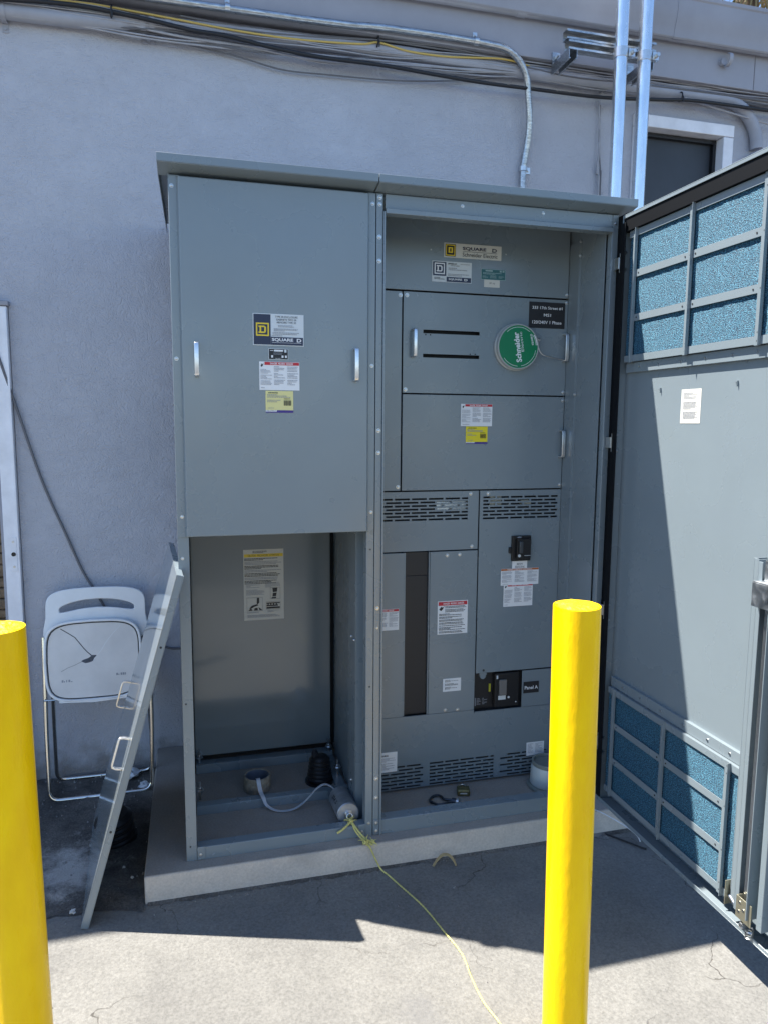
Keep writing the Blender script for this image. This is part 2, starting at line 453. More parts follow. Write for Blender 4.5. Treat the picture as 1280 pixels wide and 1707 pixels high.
# ------------------------------------------------------------------ mesh helpers
COL = SC.collection
class MB:
    def __init__(s): s.v = []; s.f = []; s.m = []
    def add(s, vs, fs, m=0):
        o = len(s.v)
        s.v += [tuple(x) for x in vs]
        s.f += [tuple(i + o for i in f) for f in fs]
        s.m += [m] * len(fs)
        return s
    def box(s, x0, x1, y0, y1, z0, z1, m=0, T=None):
        vs = [(x, y, z) for x in (x0, x1) for y in (y0, y1) for z in (z0, z1)]
        if T: vs = [T(*p) for p in vs]
        return s.add(vs, [(0, 1, 3, 2), (4, 6, 7, 5), (0, 4, 5, 1), (2, 3, 7, 6), (0, 2, 6, 4), (1, 5, 7, 3)], m)
    def cyl(s, p0, p1, r0, r1=None, n=16, m=0, caps=True):
        r1 = r0 if r1 is None else r1
        p0 = Vector(p0); p1 = Vector(p1); d = (p1 - p0).normalized()
        a = d.orthogonal().normalized(); b = d.cross(a)
        vs = []
        for p, r in ((p0, r0), (p1, r1)):
            for k in range(n):
                t = 2 * math.pi * k / n
                vs.append(p + a * (r * math.cos(t)) + b * (r * math.sin(t)))
        fs = [(k, (k + 1) % n, n + (k + 1) % n, n + k) for k in range(n)]
        if caps: fs += [tuple(range(n - 1, -1, -1)), tuple(range(n, 2 * n))]
        return s.add(vs, fs, m)
    def lathe(s, c, prof, n=24, axis=(0, 0, 1), m=0):
        c = Vector(c); d = Vector(axis).normalized(); a = d.orthogonal().normalized(); b = d.cross(a)
        vs = []
        for r, h in prof:
            for k in range(n):
                t = 2 * math.pi * k / n
                vs.append(c + d * h + a * (r * math.cos(t)) + b * (r * math.sin(t)))
        fs = []
        for i in range(len(prof) - 1):
            for k in range(n):
                fs.append((i * n + k, i * n + (k + 1) % n, (i + 1) * n + (k + 1) % n, (i + 1) * n + k))
        fs += [tuple(range(n - 1, -1, -1)), tuple((len(prof) - 1) * n + k for k in range(n))]
        return s.add(vs, fs, m)
    def tube(s, pts, r, n=8, m=0, closed=False, flat=None):
        pts = [Vector(p) for p in pts]; N = len(pts)
        tang = []
        for i in range(N):
            a = pts[(i - 1) % N] if (closed or i > 0) else pts[i]
            b = pts[(i + 1) % N] if (closed or i < N - 1) else pts[i]
            tang.append((b - a).normalized())
        nrm = tang[0].orthogonal().normalized(); vs = []
        for i in range(N):
            t = tang[i]
            nrm = (nrm - t * nrm.dot(t))
            nrm = nrm.normalized() if nrm.length > 1e-6 else t.orthogonal().normalized()
            bn = t.cross(nrm)
            rr = r[i] if isinstance(r, (list, tuple)) else r
            for k in range(n):
                q = 2 * math.pi * k / n
                vs.append(pts[i] + nrm * (rr * math.cos(q)) + bn * (rr * math.sin(q)))
        fs = []
        for i in range(N if closed else N - 1):
            j = (i + 1) % N
            for k in range(n):
                fs.append((i * n + k, i * n + (k + 1) % n, j * n + (k + 1) % n, j * n + k))
        if not closed:
            fs += [tuple(range(n - 1, -1, -1)), tuple((N - 1) * n + k for k in range(n))]
        return s.add(vs, fs, m)
    def ribbon(s, pts, side, w, th, m=0):
        pts = [Vector(p) for p in pts]; N = len(pts); vs = []
        for i in range(N):
            t = (pts[min(i + 1, N - 1)] - pts[max(i - 1, 0)]).normalized()
            sd = Vector(side[i] if isinstance(side, list) else side)
            sd = (sd - t * sd.dot(t)).normalized()
            up = t.cross(sd)
            for a, b in ((-1, -1), (1, -1), (1, 1), (-1, 1)):
                vs.append(pts[i] + sd * (a * w / 2) + up * (b * th / 2))
        fs = [(i * 4 + k, i * 4 + (k + 1) % 4, i * 4 + 4 + (k + 1) % 4, i * 4 + 4 + k) for i in range(N - 1) for k in range(4)]
        fs += [(3, 2, 1, 0), tuple((N - 1) * 4 + k for k in range(4))]
        return s.add(vs, fs, m)
    def prism(s, loop, off, m=0):
        """loop of 3-D points swept by the vector off."""
        n = len(loop); off = Vector(off)
        vs = [Vector(p) for p in loop] + [Vector(p) + off for p in loop]
        fs = [tuple(range(n - 1, -1, -1)), tuple(range(n, 2 * n))] + [(k, (k + 1) % n, n + (k + 1) % n, n + k) for k in range(n)]
        return s.add(vs, fs, m)
    def ring(s, outer, inner, off, m=0):
        """plate with one hole: two loops of equal length, swept by off."""
        n = len(outer); off = Vector(off)
        vs = [Vector(p) for p in outer] + [Vector(p) for p in inner]
        vs += [v + off for v in vs]
        fs = []
        for k in range(n):
            j = (k + 1) % n
            fs += [(k, j, n + j, n + k), (2 * n + k, 3 * n + k, 3 * n + j, 2 * n + j),
                   (k, 2 * n + k, 2 * n + j, j), (n + k, n + j, 3 * n + j, 3 * n + k)]
        return s.add(vs, fs, m)
    def build(s, name, mats, parent=None, smooth=38, bevel=0.0, seg=2, tag=None, origin=None):
        me = D.meshes.new(name)
        base = Vector((0, 0, 0))
        if parent is not None: base = wloc(parent)
        o_ = Vector(origin) if origin is not None else base
        me.from_pydata([tuple(Vector(v) - o_) for v in s.v], [], s.f)
        if not isinstance(mats, (list, tuple)): mats = [mats]
        for q in mats: me.materials.append(q)
        if len(mats) > 1: me.polygons.foreach_set('material_index', s.m)
        me.validate()
        # consistent outward normals
        import bmesh
        b_ = bmesh.new(); b_.from_mesh(me)
        bmesh.ops.recalc_face_normals(b_, faces=b_.faces[:])
        b_.to_mesh(me); b_.free()
        if smooth:
            me.shade_smooth()
            me.set_sharp_from_angle(angle=math.radians(smooth))
        ob = D.objects.new(name, me)
        COL.objects.link(ob)
        if parent is not None: ob.parent = parent
        ob.location = o_ - base
        WL[ob.name] = o_
        if bevel:
            bv = ob.modifiers.new('edge', 'BEVEL')
            bv.width = bevel; bv.segments = seg; bv.limit_method = 'ANGLE'
            bv.angle_limit = math.radians(40); bv.harden_normals = False
        if tag: set_tag(ob, **tag)
        return ob
WL = {}
def wloc(o): return WL[o.name]
def set_tag(o, label=None, cat=None, group=None, kind=None):
    if label: o['label'] = label
    if cat: o['category'] = cat
    if group: o['group'] = group
    if kind: o['kind'] = kind
def thing(name, label, cat, loc, group=None):
    o = D.objects.new(name, None)
    o.empty_display_size = 0.05
    COL.objects.link(o)
    o.location = loc
    WL[o.name] = Vector(loc)
    set_tag(o, label, cat, group)
    return o
def share(src, parent, pos, name=None, rot=None):
    """another object on the same mesh, placed at a world position."""
    o = src.copy()
    COL.objects.link(o)
    o.parent = parent
    o.location = Vector(pos) - wloc(parent)
    if rot is not None: o.rotation_euler = rot
    WL[o.name] = Vector(pos)
    return o
def smooth_path(pts, sub=6):
    P = [Vector(p) for p in pts]; out = []
    for i in range(len(P) - 1):
        p0 = P[max(i - 1, 0)]; p1 = P[i]; p2 = P[i + 1]; p3 = P[min(i + 2, len(P) - 1)]
        for k in range(sub):
            t = k / sub
            out.append(0.5 * ((2 * p1) + (p2 - p0) * t + (2 * p0 - 5 * p1 + 4 * p2 - p3) * t * t + (3 * p1 - p0 - 3 * p2 + p3) * t ** 3))
    out.append(P[-1])
    return out
TXT = {}
def text_shape(body, bold=0.0):
    key = (body, bold)
    if key in TXT: return TXT[key]
    cu = D.curves.new('lettering', 'FONT')
    cu.body = body; cu.size = 1.0; cu.offset = bold; cu.resolution_u = 3
    ob = D.objects.new('lettering', cu)
    COL.objects.link(ob)
    me = D.meshes.new_from_object(ob)
    vs = [tuple(v.co) for v in me.vertices]; fs = [tuple(q.vertices) for q in me.polygons]
    D.objects.remove(ob); D.curves.remove(cu); D.meshes.remove(me)
    xs = [v[0] for v in vs]; ys = [v[1] for v in vs]
    x0, x1, y0, y1 = min(xs), max(xs), min(ys), max(ys)
    TXT[key] = ([((v[0] - x0) / (x1 - x0), (v[1] - y0) / (y1 - y0)) for v in vs], fs, (x1 - x0) / (y1 - y0))
    return TXT[key]
LAYER = 0.00035
def print_label(name, parent, F, w, h, base, items, label=None, th=0.0008, bold=0.0):
    """a flat printed label: a thin base plate with print laid on it. F(u, v, d): u to the right, v down, d out of the face."""
    mats = [base]; b = MB()
    b.box(0, w, 0, h, 0.0, th, 0, T=F)
    def mi(m):
        if m not in mats: mats.append(m)
        return mats.index(m)
    lev = 0
    def poly(vs, fs, m):
        b.add([F(u, v, d) for u, v, d in vs], fs, mi(m))
    for it in items:
        k = it[0]; lev += 1
        d = th + LAYER * (1 + min(lev, 3) * 0.6 + lev * 0.06)
        if k == 'r':
            _, x, y, ww, hh, m = it
            poly([(x, y, d), (x + ww, y, d), (x + ww, y + hh, d), (x, y + hh, d)], [(0, 1, 2, 3)], m)
        elif k == 'p':
            _, pts, m = it
            poly([(x, y, d) for x, y in pts], [tuple(range(len(pts)))], m)
        elif k == 't':      # text fitted into a box x, y, ww, hh
            _, s_, x, y, ww, hh, m = it[:7]
            vs, fs, asp = text_shape(s_, it[7] if len(it) > 7 else 0.0)
            poly([(x + a * ww, y + (1 - c) * hh, d) for a, c in vs], fs, m)
        elif k == 'tr':     # text running upwards (turned a quarter)
            _, s_, x, y, ww, hh, m = it[:7]
            vs, fs, asp = text_shape(s_, it[7] if len(it) > 7 else 0.0)
            poly([(x + (1 - c) * ww, y + (1 - a) * hh, d) for a, c in vs], fs, m)
        elif k == 'l':      # lines of fine print: short words in rows
            _, x, y, ww, hh, n, m = it
            vs = []; fs = []
            step = hh / n
            for i in range(n):
                xx = x; end = x + ww * (random.uniform(0.82, 1.0) if random.random() < .75 else random.uniform(.3, .7))
                while xx < end:
                    ln = min(random.uniform(0.03, 0.09) * max(ww, .04), end - xx)
                    yy = y + i * step + step * 0.2; o = len(vs)
                    vs += [(xx, yy, d), (xx + ln, yy, d), (xx + ln, yy + step * 0.5, d), (xx, yy + step * 0.5, d)]
                    fs.append((o, o + 1, o + 2, o + 3)); xx += ln + 0.0011
            poly(vs, fs, m)
        elif k == 'o':      # outlined square frame
            _, x, y, ww, hh, t, m = it
            vs = [(x, y, d), (x + ww, y, d), (x + ww, y + hh, d), (x, y + hh, d),
                  (x + t, y + t, d), (x + ww - t, y + t, d), (x + ww - t, y + hh - t, d), (x + t, y + hh - t, d)]
            poly(vs, [(0, 1, 5, 4), (1, 2, 6, 5), (2, 3, 7, 6), (3, 0, 4, 7)], m)
    ob = b.build(name, mats, parent, smooth=0)
    if label: ob['label'] = label
    return ob
def front(x0, z1, y):
    return lambda u, v, d: (x0 + u, y - d, z1 - v)
def slotted_plate(b, x0, x1, z0, z1, y0, y1, holes, m=0):
    """a sheet with rectangular openings, as strips of real sheet round the openings (no overlaps)."""
    zs = sorted({z0, z1, *[h[2] for h in holes], *[h[3] for h in holes]})
    for za, zb in zip(zs[:-1], zs[1:]):
        if zb - za < 1e-6: continue
        zm = (za + zb) / 2
        cut = sorted((h[0], h[1]) for h in holes if h[2] < zm < h[3])
        x = x0
        for a, c in cut:
            if a > x: b.box(x, a, y0, y1, za, zb, m)
            x = max(x, c)
        if x < x1: b.box(x, x1, y0, y1, za, zb, m)
def louvre(x0, x1, z0, z1, rows, ln, gap, sh, clip=None):
    hs = []; st = (z1 - z0) / rows
    for r in range(rows):
        x = x0 + (0 if r % 2 == 0 else -0.5 * (ln + gap)) if clip else x0 + (0.5 * (ln + gap) if r % 2 == 0 else 0)
        while x < x1 - 0.012:
            a, c = max(x, x0), min(x + ln, x1)
            if c - a > 0.012: hs.append((a, c, z0 + r * st + st * 0.5 - sh / 2, z0 + r * st + st * 0.5 + sh / 2))
            x += ln + gap
    return hs

# ================================================================== SETTING
G = -0.10                      # ground level; the equipment pad's top is z = 0
WALL_Y = 0.95
b = MB()
b.box(-60, 60, -60, 40, G - 0.3, G)
b.build('pavement', PAVING, None, smooth=0, tag=dict(label='worn cracked concrete pavement in front of the cabinet', kind='structure'))
b = MB(); b.box(-60, 60, -60, -3.4, G - 0.1, G + 0.004)  # added dark sheet, unseen behind the camera, to cut warm ground bounce
b.build('low_bounce_sheet', LOWBOUNCE, None, smooth=0, tag=dict(label='added dark ground sheet, unseen behind the camera, that cuts warm bounce', kind='structure'))
# raised concrete equipment pad
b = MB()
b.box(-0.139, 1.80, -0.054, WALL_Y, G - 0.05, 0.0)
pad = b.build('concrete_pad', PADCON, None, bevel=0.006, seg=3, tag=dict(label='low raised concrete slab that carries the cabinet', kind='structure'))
# strip of dirt between the pad, the wall and the paving: an uneven sheet just above the paving
NX, NY = 56, 58
vs = []; fs = []
rr = random.Random(3)
from mathutils import noise as mn
for j in range(NY + 1):
    for i in range(NX + 1):
        u_, v_ = i / NX, j / NY
        x = -1.9 + u_ * 1.759
        y0 = -0.075 + 0.07 * mn.noise(Vector((x * 5, 0.3, 0))) + 0.03 * mn.noise(Vector((x * 17, 5.3, 0)))
        y = y0 + v_ * (WALL_Y - 0.002 - y0)
        edge = min(1, v_ * 9)
        z = G + 0.004 + edge * (0.006 + 0.010 * mn.noise(Vector((x * 6, y * 6, 1))) + 0.008 * mn.noise(Vector((x * 23, y * 23, 4))))
        vs.append((x, y, max(z, G + 0.003)))
for j in range(NY):
    for i in range(NX):
        a = j * (NX + 1) + i
        fs.append((a, a + 1, a + NX + 2, a + NX + 1))
b = MB(); b.add(vs, fs)
b.build('dirt_strip', DIRT, None, smooth=180, tag=dict(label='dark dirt strip with pale spilled cement between pad and wall', kind='structure'))
b = MB()
for k in range(520):
    x = rr.uniform(-1.3, -0.15); y = rr.uniform(-0.05, 0.93)
    if k > 300: y = rr.uniform(0.55, 0.94)
    s = rr.choice([0.002, 0.003, 0.004, 0.005, 0.007]) * rr.uniform(.7, 1.3)
    z = G + 0.010
    pts = [(x + s * math.cos(q + k) * rr.uniform(.7, 1.2), y + s * math.sin(q + k) * rr.uniform(.7, 1.2), z - 0.003) for q in (0, 1.6, 3.1, 4.7)]
    tp = (x + rr.uniform(-.3, .3) * s, y + rr.uniform(-.3, .3) * s, z + s * 1.0)
    b.add(pts + [tp], [(0, 1, 4), (1, 2, 4), (2, 3, 4), (3, 0, 4), (3, 2, 1, 0)])
b.build('gravel', PEBBLE, None, smooth=0, tag=dict(label='loose grit and small stones scattered over the dirt strip', kind='stuff'))

b = MB()
for k in range(420):
    if k < 260: x = rr.uniform(-.12, 1.75); y = -.056 - abs(rr.gauss(0, .02))
    else: x = rr.uniform(-.6, 2.2); y = rr.uniform(-1.0, -.06)
    s = rr.choice([.0012, .0018, .0025, .0035]) * rr.uniform(.7, 1.2)
    pts = [(x + s * math.cos(q + k) * rr.uniform(.7, 1.3), y + s * math.sin(q + k) * rr.uniform(.7, 1.3), G - .0005) for q in (0, 1.6, 3.1, 4.7)]
    b.add(pts + [(x, y, G + s)], [(0, 1, 4), (1, 2, 4), (2, 3, 4), (3, 0, 4), (3, 2, 1, 0)])
b.build('grit', PEBBLE, None, smooth=0, tag=dict(label='fine grit scattered along the pad edge and over the concrete', kind='stuff'))
b = MB(); vs = []; fs = []
for i in range(121):
    x = -.13 + 1.9 * i / 120
    w = .010 + .016 * abs(mn.noise(Vector((x * 9, 2.7, 0)))) + .010 * mn.noise(Vector((x * 41, 1.1, 0)))
    vs += [(x, -.0535, G + .007), (x, -.0545 - max(.003, w), G + .0012)]
    if i: fs.append((2 * i - 2, 2 * i - 1, 2 * i + 1, 2 * i))
b.add(vs, fs); b.build('dirt_line', DIRT, None, smooth=180, tag=dict(label='uneven line of dirt gathered along the foot of the pad', kind='stuff'))
# ------------------------------------------------------------------ building
bld = thing('building', 'grey painted stucco building with gutter behind the cabinet', 'building', (0.5, WALL_Y, G))
b = MB()
JX = -0.676                    # edge of the doorway
WX0, WX1, WZ0, WZ1 = 2.235, 2.828, 1.55, 3.085
b.box(JX, WX0, WALL_Y, WALL_Y + 0.2, G - 0.05, 3.40)
b.box(WX1, 9.0, WALL_Y, WALL_Y + 0.2, G - 0.05, 3.40)
b.box(WX0, WX1, WALL_Y, WALL_Y + 0.2, G - 0.05, WZ0)
b.box(WX0, WX1, WALL_Y, WALL_Y + 0.2, WZ1, 3.40)
b.box(-1.75, JX, WALL_Y, WALL_Y + 0.2, 2.01, 3.40)
b.box(-8.0, -1.75, WALL_Y, WALL_Y + 0.2, G - 0.05, 3.40)
b.build('wall', STUCCO, bld, smooth=0)
for x0, x1 in ((-8, -2.215), (-2.212, 2.873), (2.876, 9)):
    b = MB(); b.box(x0, x1, 0.868, WALL_Y - 0.001, 3.236, 3.565)
    b.build('fascia_board', BUILDP, bld, bevel=0.003)
GP = [(0.866, 3.402), (0.806, 3.396), (0.797, 3.402), (0.792, 3.428), (0.786, 3.445), (0.772, 3.475), (0.762, 3.51), (0.760, 3.56), (0.752, 3.566), (0.752, 3.582), (0.766, 3.584), (0.866, 3.566)]
GP = [(0.866 - (0.866 - y) * 0.68, z) for y, z in GP]
for x0, x1 in ((-8, -0.70), (-0.695, 2.388), (2.392, 9)):
    b = MB(); b.prism([(x0, y, z) for y, z in GP], (x1 - x0, 0, 0))
    b.build('gutter', BUILDP, bld, smooth=25)
for x in (-0.7, 2.39):
    b = MB(); b.prism([(x - 0.035, (y - 0.866) * 1.03 + 0.866, (z - 3.49) * 1.025 + 3.49) for y, z in GP], (0.07, 0, 0))
    b.build('gutter_joint', BUILDP, bld, smooth=25)
b = MB(); b.box(-8.2, 9.2, 0.862, 9.0, 3.567, 3.583)
b.build('roof', BUILDP, bld, bevel=0.004)
b = MB()
b.box(-8.0, 9.0, 8.8, 8.99, G, 3.56); b.box(-8.0, -7.8, WALL_Y + 0.21, 8.79, G, 3.56); b.box(8.8, 9.0, WALL_Y + 0.21, 8.79, G, 3.56)
b.build('outer_wall', STUCCO, bld, smooth=0)
# window behind the conduits: white timber frame, dark screen set back
b = MB()
fw = 0.062
b.box(WX0 + .002, WX1 - .002, WALL_Y - 0.022, WALL_Y + 0.10, WZ1 - 0.060, WZ1 - .002)
b.box(WX0 + .002, WX0 + fw, WALL_Y - 0.020, WALL_Y + 0.10, WZ0 + .062, WZ1 - 0.062)
b.box(WX1 - fw, WX1 - .002, WALL_Y - 0.020, WALL_Y + 0.10, WZ0 + .062, WZ1 - 0.062)
b.box(WX0 + .002, WX1 - .002, WALL_Y - 0.022, WALL_Y + 0.10, WZ0 + .002, WZ0 + 0.060)
win = b.build('window', JAMBW, bld, bevel=0.003)
b = MB()
b.box(WX0 + fw + .001, WX1 - fw - .001, WALL_Y + 0.060, WALL_Y + 0.072, WZ0 + .063, WZ1 - 0.063)
b.build('window_screen', SCREEN, win, smooth=0)
b = MB()
x0, x1, z0, z1 = WX0 + fw + .001, WX1 - fw - .001, WZ0 + .064, WZ1 - .064
b.box(x0, x1, WALL_Y + 0.035, WALL_Y + 0.059, z1 - .018, z1); b.box(x0, x1, WALL_Y + 0.035, WALL_Y + 0.059, z0, z0 + .018)
b.box(x0, x0 + .018, WALL_Y + 0.035, WALL_Y + 0.059, z0 + .0185, z1 - .0185); b.box(x1 - .018, x1, WALL_Y + 0.035, WALL_Y + 0.059, z0 + .0185, z1 - .0185)
b.build('screen_frame', BLACK, win, smooth=0)
# doorway post with strike plate, lintel, brown split stone inside the opening
b = MB(); b.box(-0.739, JX - .003, WALL_Y - 0.025, WALL_Y + 0.13, G, 2.0)
post = b.build('doorway_post', JAMBW, bld, bevel=0.003)
b = MB(); b.box(-0.688, JX - .0035, WALL_Y - 0.031, WALL_Y - 0.0255, G, 1.985)
b.build('door_stop', JAMBW, post, bevel=0.001)
b = MB(); b.box(-0.752, -0.741, WALL_Y - 0.012, WALL_Y + 0.13, G, 2.0)
b.build('weather_strip', BUILDP, post, smooth=0)
b = MB(); b.box(-0.716, -0.690, WALL_Y - 0.028, WALL_Y - 0.0255, 0.88, 1.03)
plate = b.build('strike_plate', JAMBW, post, bevel=0.001)
for z, r_, m_ in ((0.955, .009, BLACK), (0.90, .005, ZINC), (1.01, .005, ZINC)):
    b = MB(); b.cyl((-0.703, WALL_Y - .030, z), (-0.703, WALL_Y - .0275, z), r_); b.build('screw', m_, post, smooth=30)
b = MB(); b.box(-1.75, JX + 0.006, WALL_Y - 0.032, WALL_Y + 0.12, 2.0015, 2.022)
b.build('lintel', BUILDP, bld, bevel=0.003)
rs = random.Random(11)
b = MB(); b.box(-1.75, -0.755, 1.085, 1.12, G, 2.0)
back = b.build('stone_facing', STONE, bld, smooth=0)
z = G + 0.004; row = 0
while z < 1.93:
    h = rs.choice([0.042, 0.050, 0.060, 0.066]); x = -0.757
    while x > -1.25:
        w = rs.uniform(0.12, 0.30); p = rs.uniform(0.012, 0.040)
        q = MB(); q.box(x - w + 0.004, x, 1.085 - p, 1.084, z, min(z + h - 0.005, 1.995))
        q.build('stone', STONE, back, smooth=0, bevel=0.004, seg=1)
        x -= w
    z += h; row += 1

# ------------------------------------------------------------------ conduits on the building
def strap(parent, x, yc, zc, r, m, wide=0.022, ear=-1, wall=WALL_Y, earlen=0.035):
    b = MB()
    pr = []
    for k in range(9):
        t = math.pi * (k / 8)
        pr.append((yc - (r + 0.003) * math.sin(t), zc - ear * (r + 0.003) * math.cos(t)))
    pr2 = [(yc - (r + 0.0005) * math.sin(math.pi * k / 8), zc - ear * (r + 0.0005) * math.cos(math.pi * k / 8)) for k in range(8, -1, -1)]
    b.prism([(x - wide / 2, y, z) for y, z in pr + pr2], (wide, 0, 0))
    e0 = zc + ear * (r + 0.001)
    b.box(x - wide / 2, x + wide / 2, min(yc, wall - .004), wall - 0.001, min(e0, e0 + ear * 0.003), max(e0, e0 + ear * 0.003))
    b.box(x - wide / 2, x + wide / 2, wall - 0.004, wall - 0.0012, min(e0 + ear * .0032, e0 + ear * earlen), max(e0 + ear * .0032, e0 + ear * earlen))
    b.cyl((x, wall - 0.009, e0 + ear * earlen * .6), (x, wall - 0.0042, e0 + ear * earlen * .6), 0.006, n=8)
    return b.build('strap', m, parent, smooth=30)

pc = thing('conduit', 'thick grey painted wall conduit below the fascia bending down past the window', 'conduit', (0.9, 0.918, 3.19))
pth = smooth_path([(-4, 0.918, 3.12), (-0.638, 0.918, 3.140), (-0.1, 0.918, 3.168), (0.4, 0.918, 3.185), (0.94, 0.918, 3.195), (1.6, 0.918, 3.19), (2.25, 0.918, 3.19), (2.74, 0.918, 3.196)], 6)
bend = [(2.74 + 0.22 * math.sin(t), 0.918, 3.196 - 0.22 + 0.22 * math.cos(t)) for t in [math.pi / 2 * k / 8 for k in range(1, 9)]]
b = MB(); b.tube(pth + bend, 0.0305, n=16)
b.build('pipe', PIPEP, pc, smooth=60)
b = MB(); b.lathe((2.96, 0.918, 2.90), [(0.033, 0), (0.036, 0.004), (0.036, 0.05), (0.0325, 0.054)], 16); b.build('coupling', PIPEP, pc)
b = MB(); b.tube([(2.96, 0.918, 2.90), (2.96, 0.918, 1.2), (2.96, 0.918, G)], 0.030, n=16); b.build('pipe', PIPEP, pc, smooth=60)
for x, z in ((-0.63, 3.14), (-0.10, 3.168), (-0.065, 3.170), (2.13, 3.19)):
    strap(pc, x, 0.918, z, 0.0305, PIPEP)
b = MB(); b.lathe((0.0, 0.918, 3.1735), [(0.0315, -.012), (0.033, -.010), (0.033, .010), (0.0315, .012)], 16, axis=(1, 0, 0.03)); b.build('coupling', PIPEP, pc)

pf = thing('conduit', 'slim grey painted pipe along the top of the fascia below the gutter', 'conduit', (1.5, 0.843, 3.415))
for x0, x1 in ((-8, 1.537), (1.583, 9)):
    b = MB(); b.tube([(x0, 0.843, 3.372 if x0 < 0 else 3.413), ((x0 + x1) / 2, 0.843, 3.385 if x0 < 0 else 3.42), (x1, 0.843, 3.412 if x0 < 0 else 3.44)], 0.0215, n=14); b.build('pipe', PIPEP, pf, smooth=60)
b = MB(); b.lathe((1.56, 0.843, 3.4125), [(0.022, -.024), (0.0245, -.022), (0.0245, .022), (0.022, .024)], 16, axis=(1, 0, 0.003)); b.build('coupling', PIPEP, pf)

em = thing('conduit', 'weathered shiny galvanized conduit along the fascia bending down to the cabinet roof', 'conduit', (1.6, 0.85, 3.2))
EY = 0.851
pp = [(-6, EY, 3.215), (-0.05, EY, 3.236), (0.92, EY, 3.257), (1.30, EY, 3.259), (1.46, EY, 3.252)]
arc = [(1.46 + 0.165 * math.sin(t), EY + 0.02 * t, 3.252 - 0.165 + 0.165 * math.cos(t)) for t in [math.pi / 2 * k / 9 for k in range(1, 10)]]
arc2 = [(1.640, 0.892, 3.00), (1.646, 0.905, 2.92), (1.642, 0.918, 2.85), (1.634, 0.926, 2.78), (1.632, 0.928, 2.70), (1.632, 0.928, 2.20)]
b = MB(); b.tube(smooth_path(pp, 4)[:-1] + [pp[-1]] + arc + smooth_path([arc[-1]] + arc2, 4)[1:], 0.0155, n=14)
b.build('pipe', EMTH, em, smooth=60)
for x, z in ((0.24, 3.242), (1.345, 3.259)):
    strap(em, x, EY, z, 0.0158, ZINC, 0.020, ear=1, wall=0.868, earlen=0.028)
b = MB()
b.lathe((1.632, 0.928, 2.757), [(0.016, -.012), (0.019, -.010), (0.019, .010), (0.016, .012)], 14, axis=(0, 0, 1))
b.box(1.650, 1.678, WALL_Y - .006, WALL_Y - .001, 2.742, 2.772); b.cyl((1.667, WALL_Y - .012, 2.757), (1.667, WALL_Y - .0062, 2.757), 0.007, n=8)
b.build('strap', ZINC, em, smooth=30)

# two tall shiny conduits on a strut bracket
SY = 0.65
risers = []
for k, (x, lab) in enumerate(((1.966, 'tall shiny steel riser conduit on bracket, the one beside the cabinet roof corner'), (2.089, 'tall shiny steel riser conduit on bracket, the one overlapping the white window frame'))):
    t = thing('riser_conduit', lab, 'conduit', (x, SY, G), 'tall steel riser conduits')
    b = MB(); b.tube([(x, SY, G), (x, SY, 2.0), (x, SY, 3.2), (x + .001, SY, 6.2)], 0.0295, n=28); b.build('pipe', EMT, t, smooth=60)
    b = MB(); b.lathe((x, SY, 3.195), [(0.0300, -.02), (0.0325, -.02), (0.0325, .02), (0.0300, .02)], 28)
    b.box(x + 0.026, x + 0.058, SY - 0.024, SY - 0.018, 3.178, 3.212); b.box(x + 0.026, x + 0.058, SY - 0.010, SY - 0.004, 3.178, 3.212)
    b.cyl((x + .044, SY - .042, 3.195), (x + .044, SY + .008, 3.195), 0.005, n=8); b.cyl((x + .044, SY - .044, 3.195), (x + .044, SY - .025, 3.195), 0.009, n=6)
    b.build('pipe_clamp', ZINC, t, smooth=30)
br = thing('strut_bracket', 'galvanized strut bracket bolted to the fascia holding two riser conduits', 'bracket', (1.9, 0.70, 3.2))
def strut(b, p0, p1, up, w=0.041):
    """C-shaped channel from p0 to p1 open towards up."""
    p0 = Vector(p0); p1 = Vector(p1); d = (p1 - p0).normalized(); up = Vector(up); sd = d.cross(up).normalized(); h = w / 2; t = 0.0026
    prof = [(-h, h), (-h, -h), (h, -h), (h, h), (h - .009, h), (h - .009, h - t), (h - t, h - t), (h - t, -h + t), (-h + t, -h + t), (-h + t, h - t), (-h + .009, h - t), (-h + .009, h)]
    b.prism([p0 + sd * a + up * c for a, c in prof], p1 - p0)
for x in (1.755, 2.150):
    b = MB(); strut(b, (x, 0.866, 3.192), (x, 0.70, 3.192), (0, 0, -1))
    b.box(x - .02, x + .02, 0.862, 0.8665, 3.2135, 3.270)
    b.build('bracket_arm', EMTH, br, smooth=0)
b = MB(); strut(b, (1.725, 0.726, 3.234 + .042), (2.185, 0.726, 3.234 + .042), (0, -1, 0)); b.build('strut_rail', EMTH, br, smooth=0)
b = MB()
for x in (1.755,): 
    b.cyl((x, 0.854, 3.245), (x, 0.8615, 3.245), 0.012, n=6); b.cyl((x, 0.835, 3.245), (x, 0.855, 3.245), 0.005, n=8)
b.build('bolt', ZINC, br, smooth=30)
b = MB(); strut(b, (1.735, 0.726, 3.234 - .0005), (2.185, 0.726, 3.234 - .0005), (0, -1, 0), .040); b.build('strut_rail', EMTH, br, smooth=0)

# small pipe hanger on the fascia
hg = thing('pipe_hanger', 'empty grey pipe hanger hook screwed to the fascia', 'hook', (2.679, 0.868, 3.344))
b = MB(); b.cyl((2.672, 0.845, 3.340), (2.672, 0.8675, 3.340), 0.017, n=14); b.build('base', PIPEP, hg)
b = MB()
b.ribbon([(2.690 + 0.004 * math.cos(t), 0.842 - 0.026 * math.sin(t), 3.348 + 0.030 * math.cos(t)) for t in [0.15 * math.pi * k / 1.2 for k in range(0, 13)]], (1, 0, 0), 0.020, 0.004)
b.build('hook', PIPEP, hg, smooth=40)

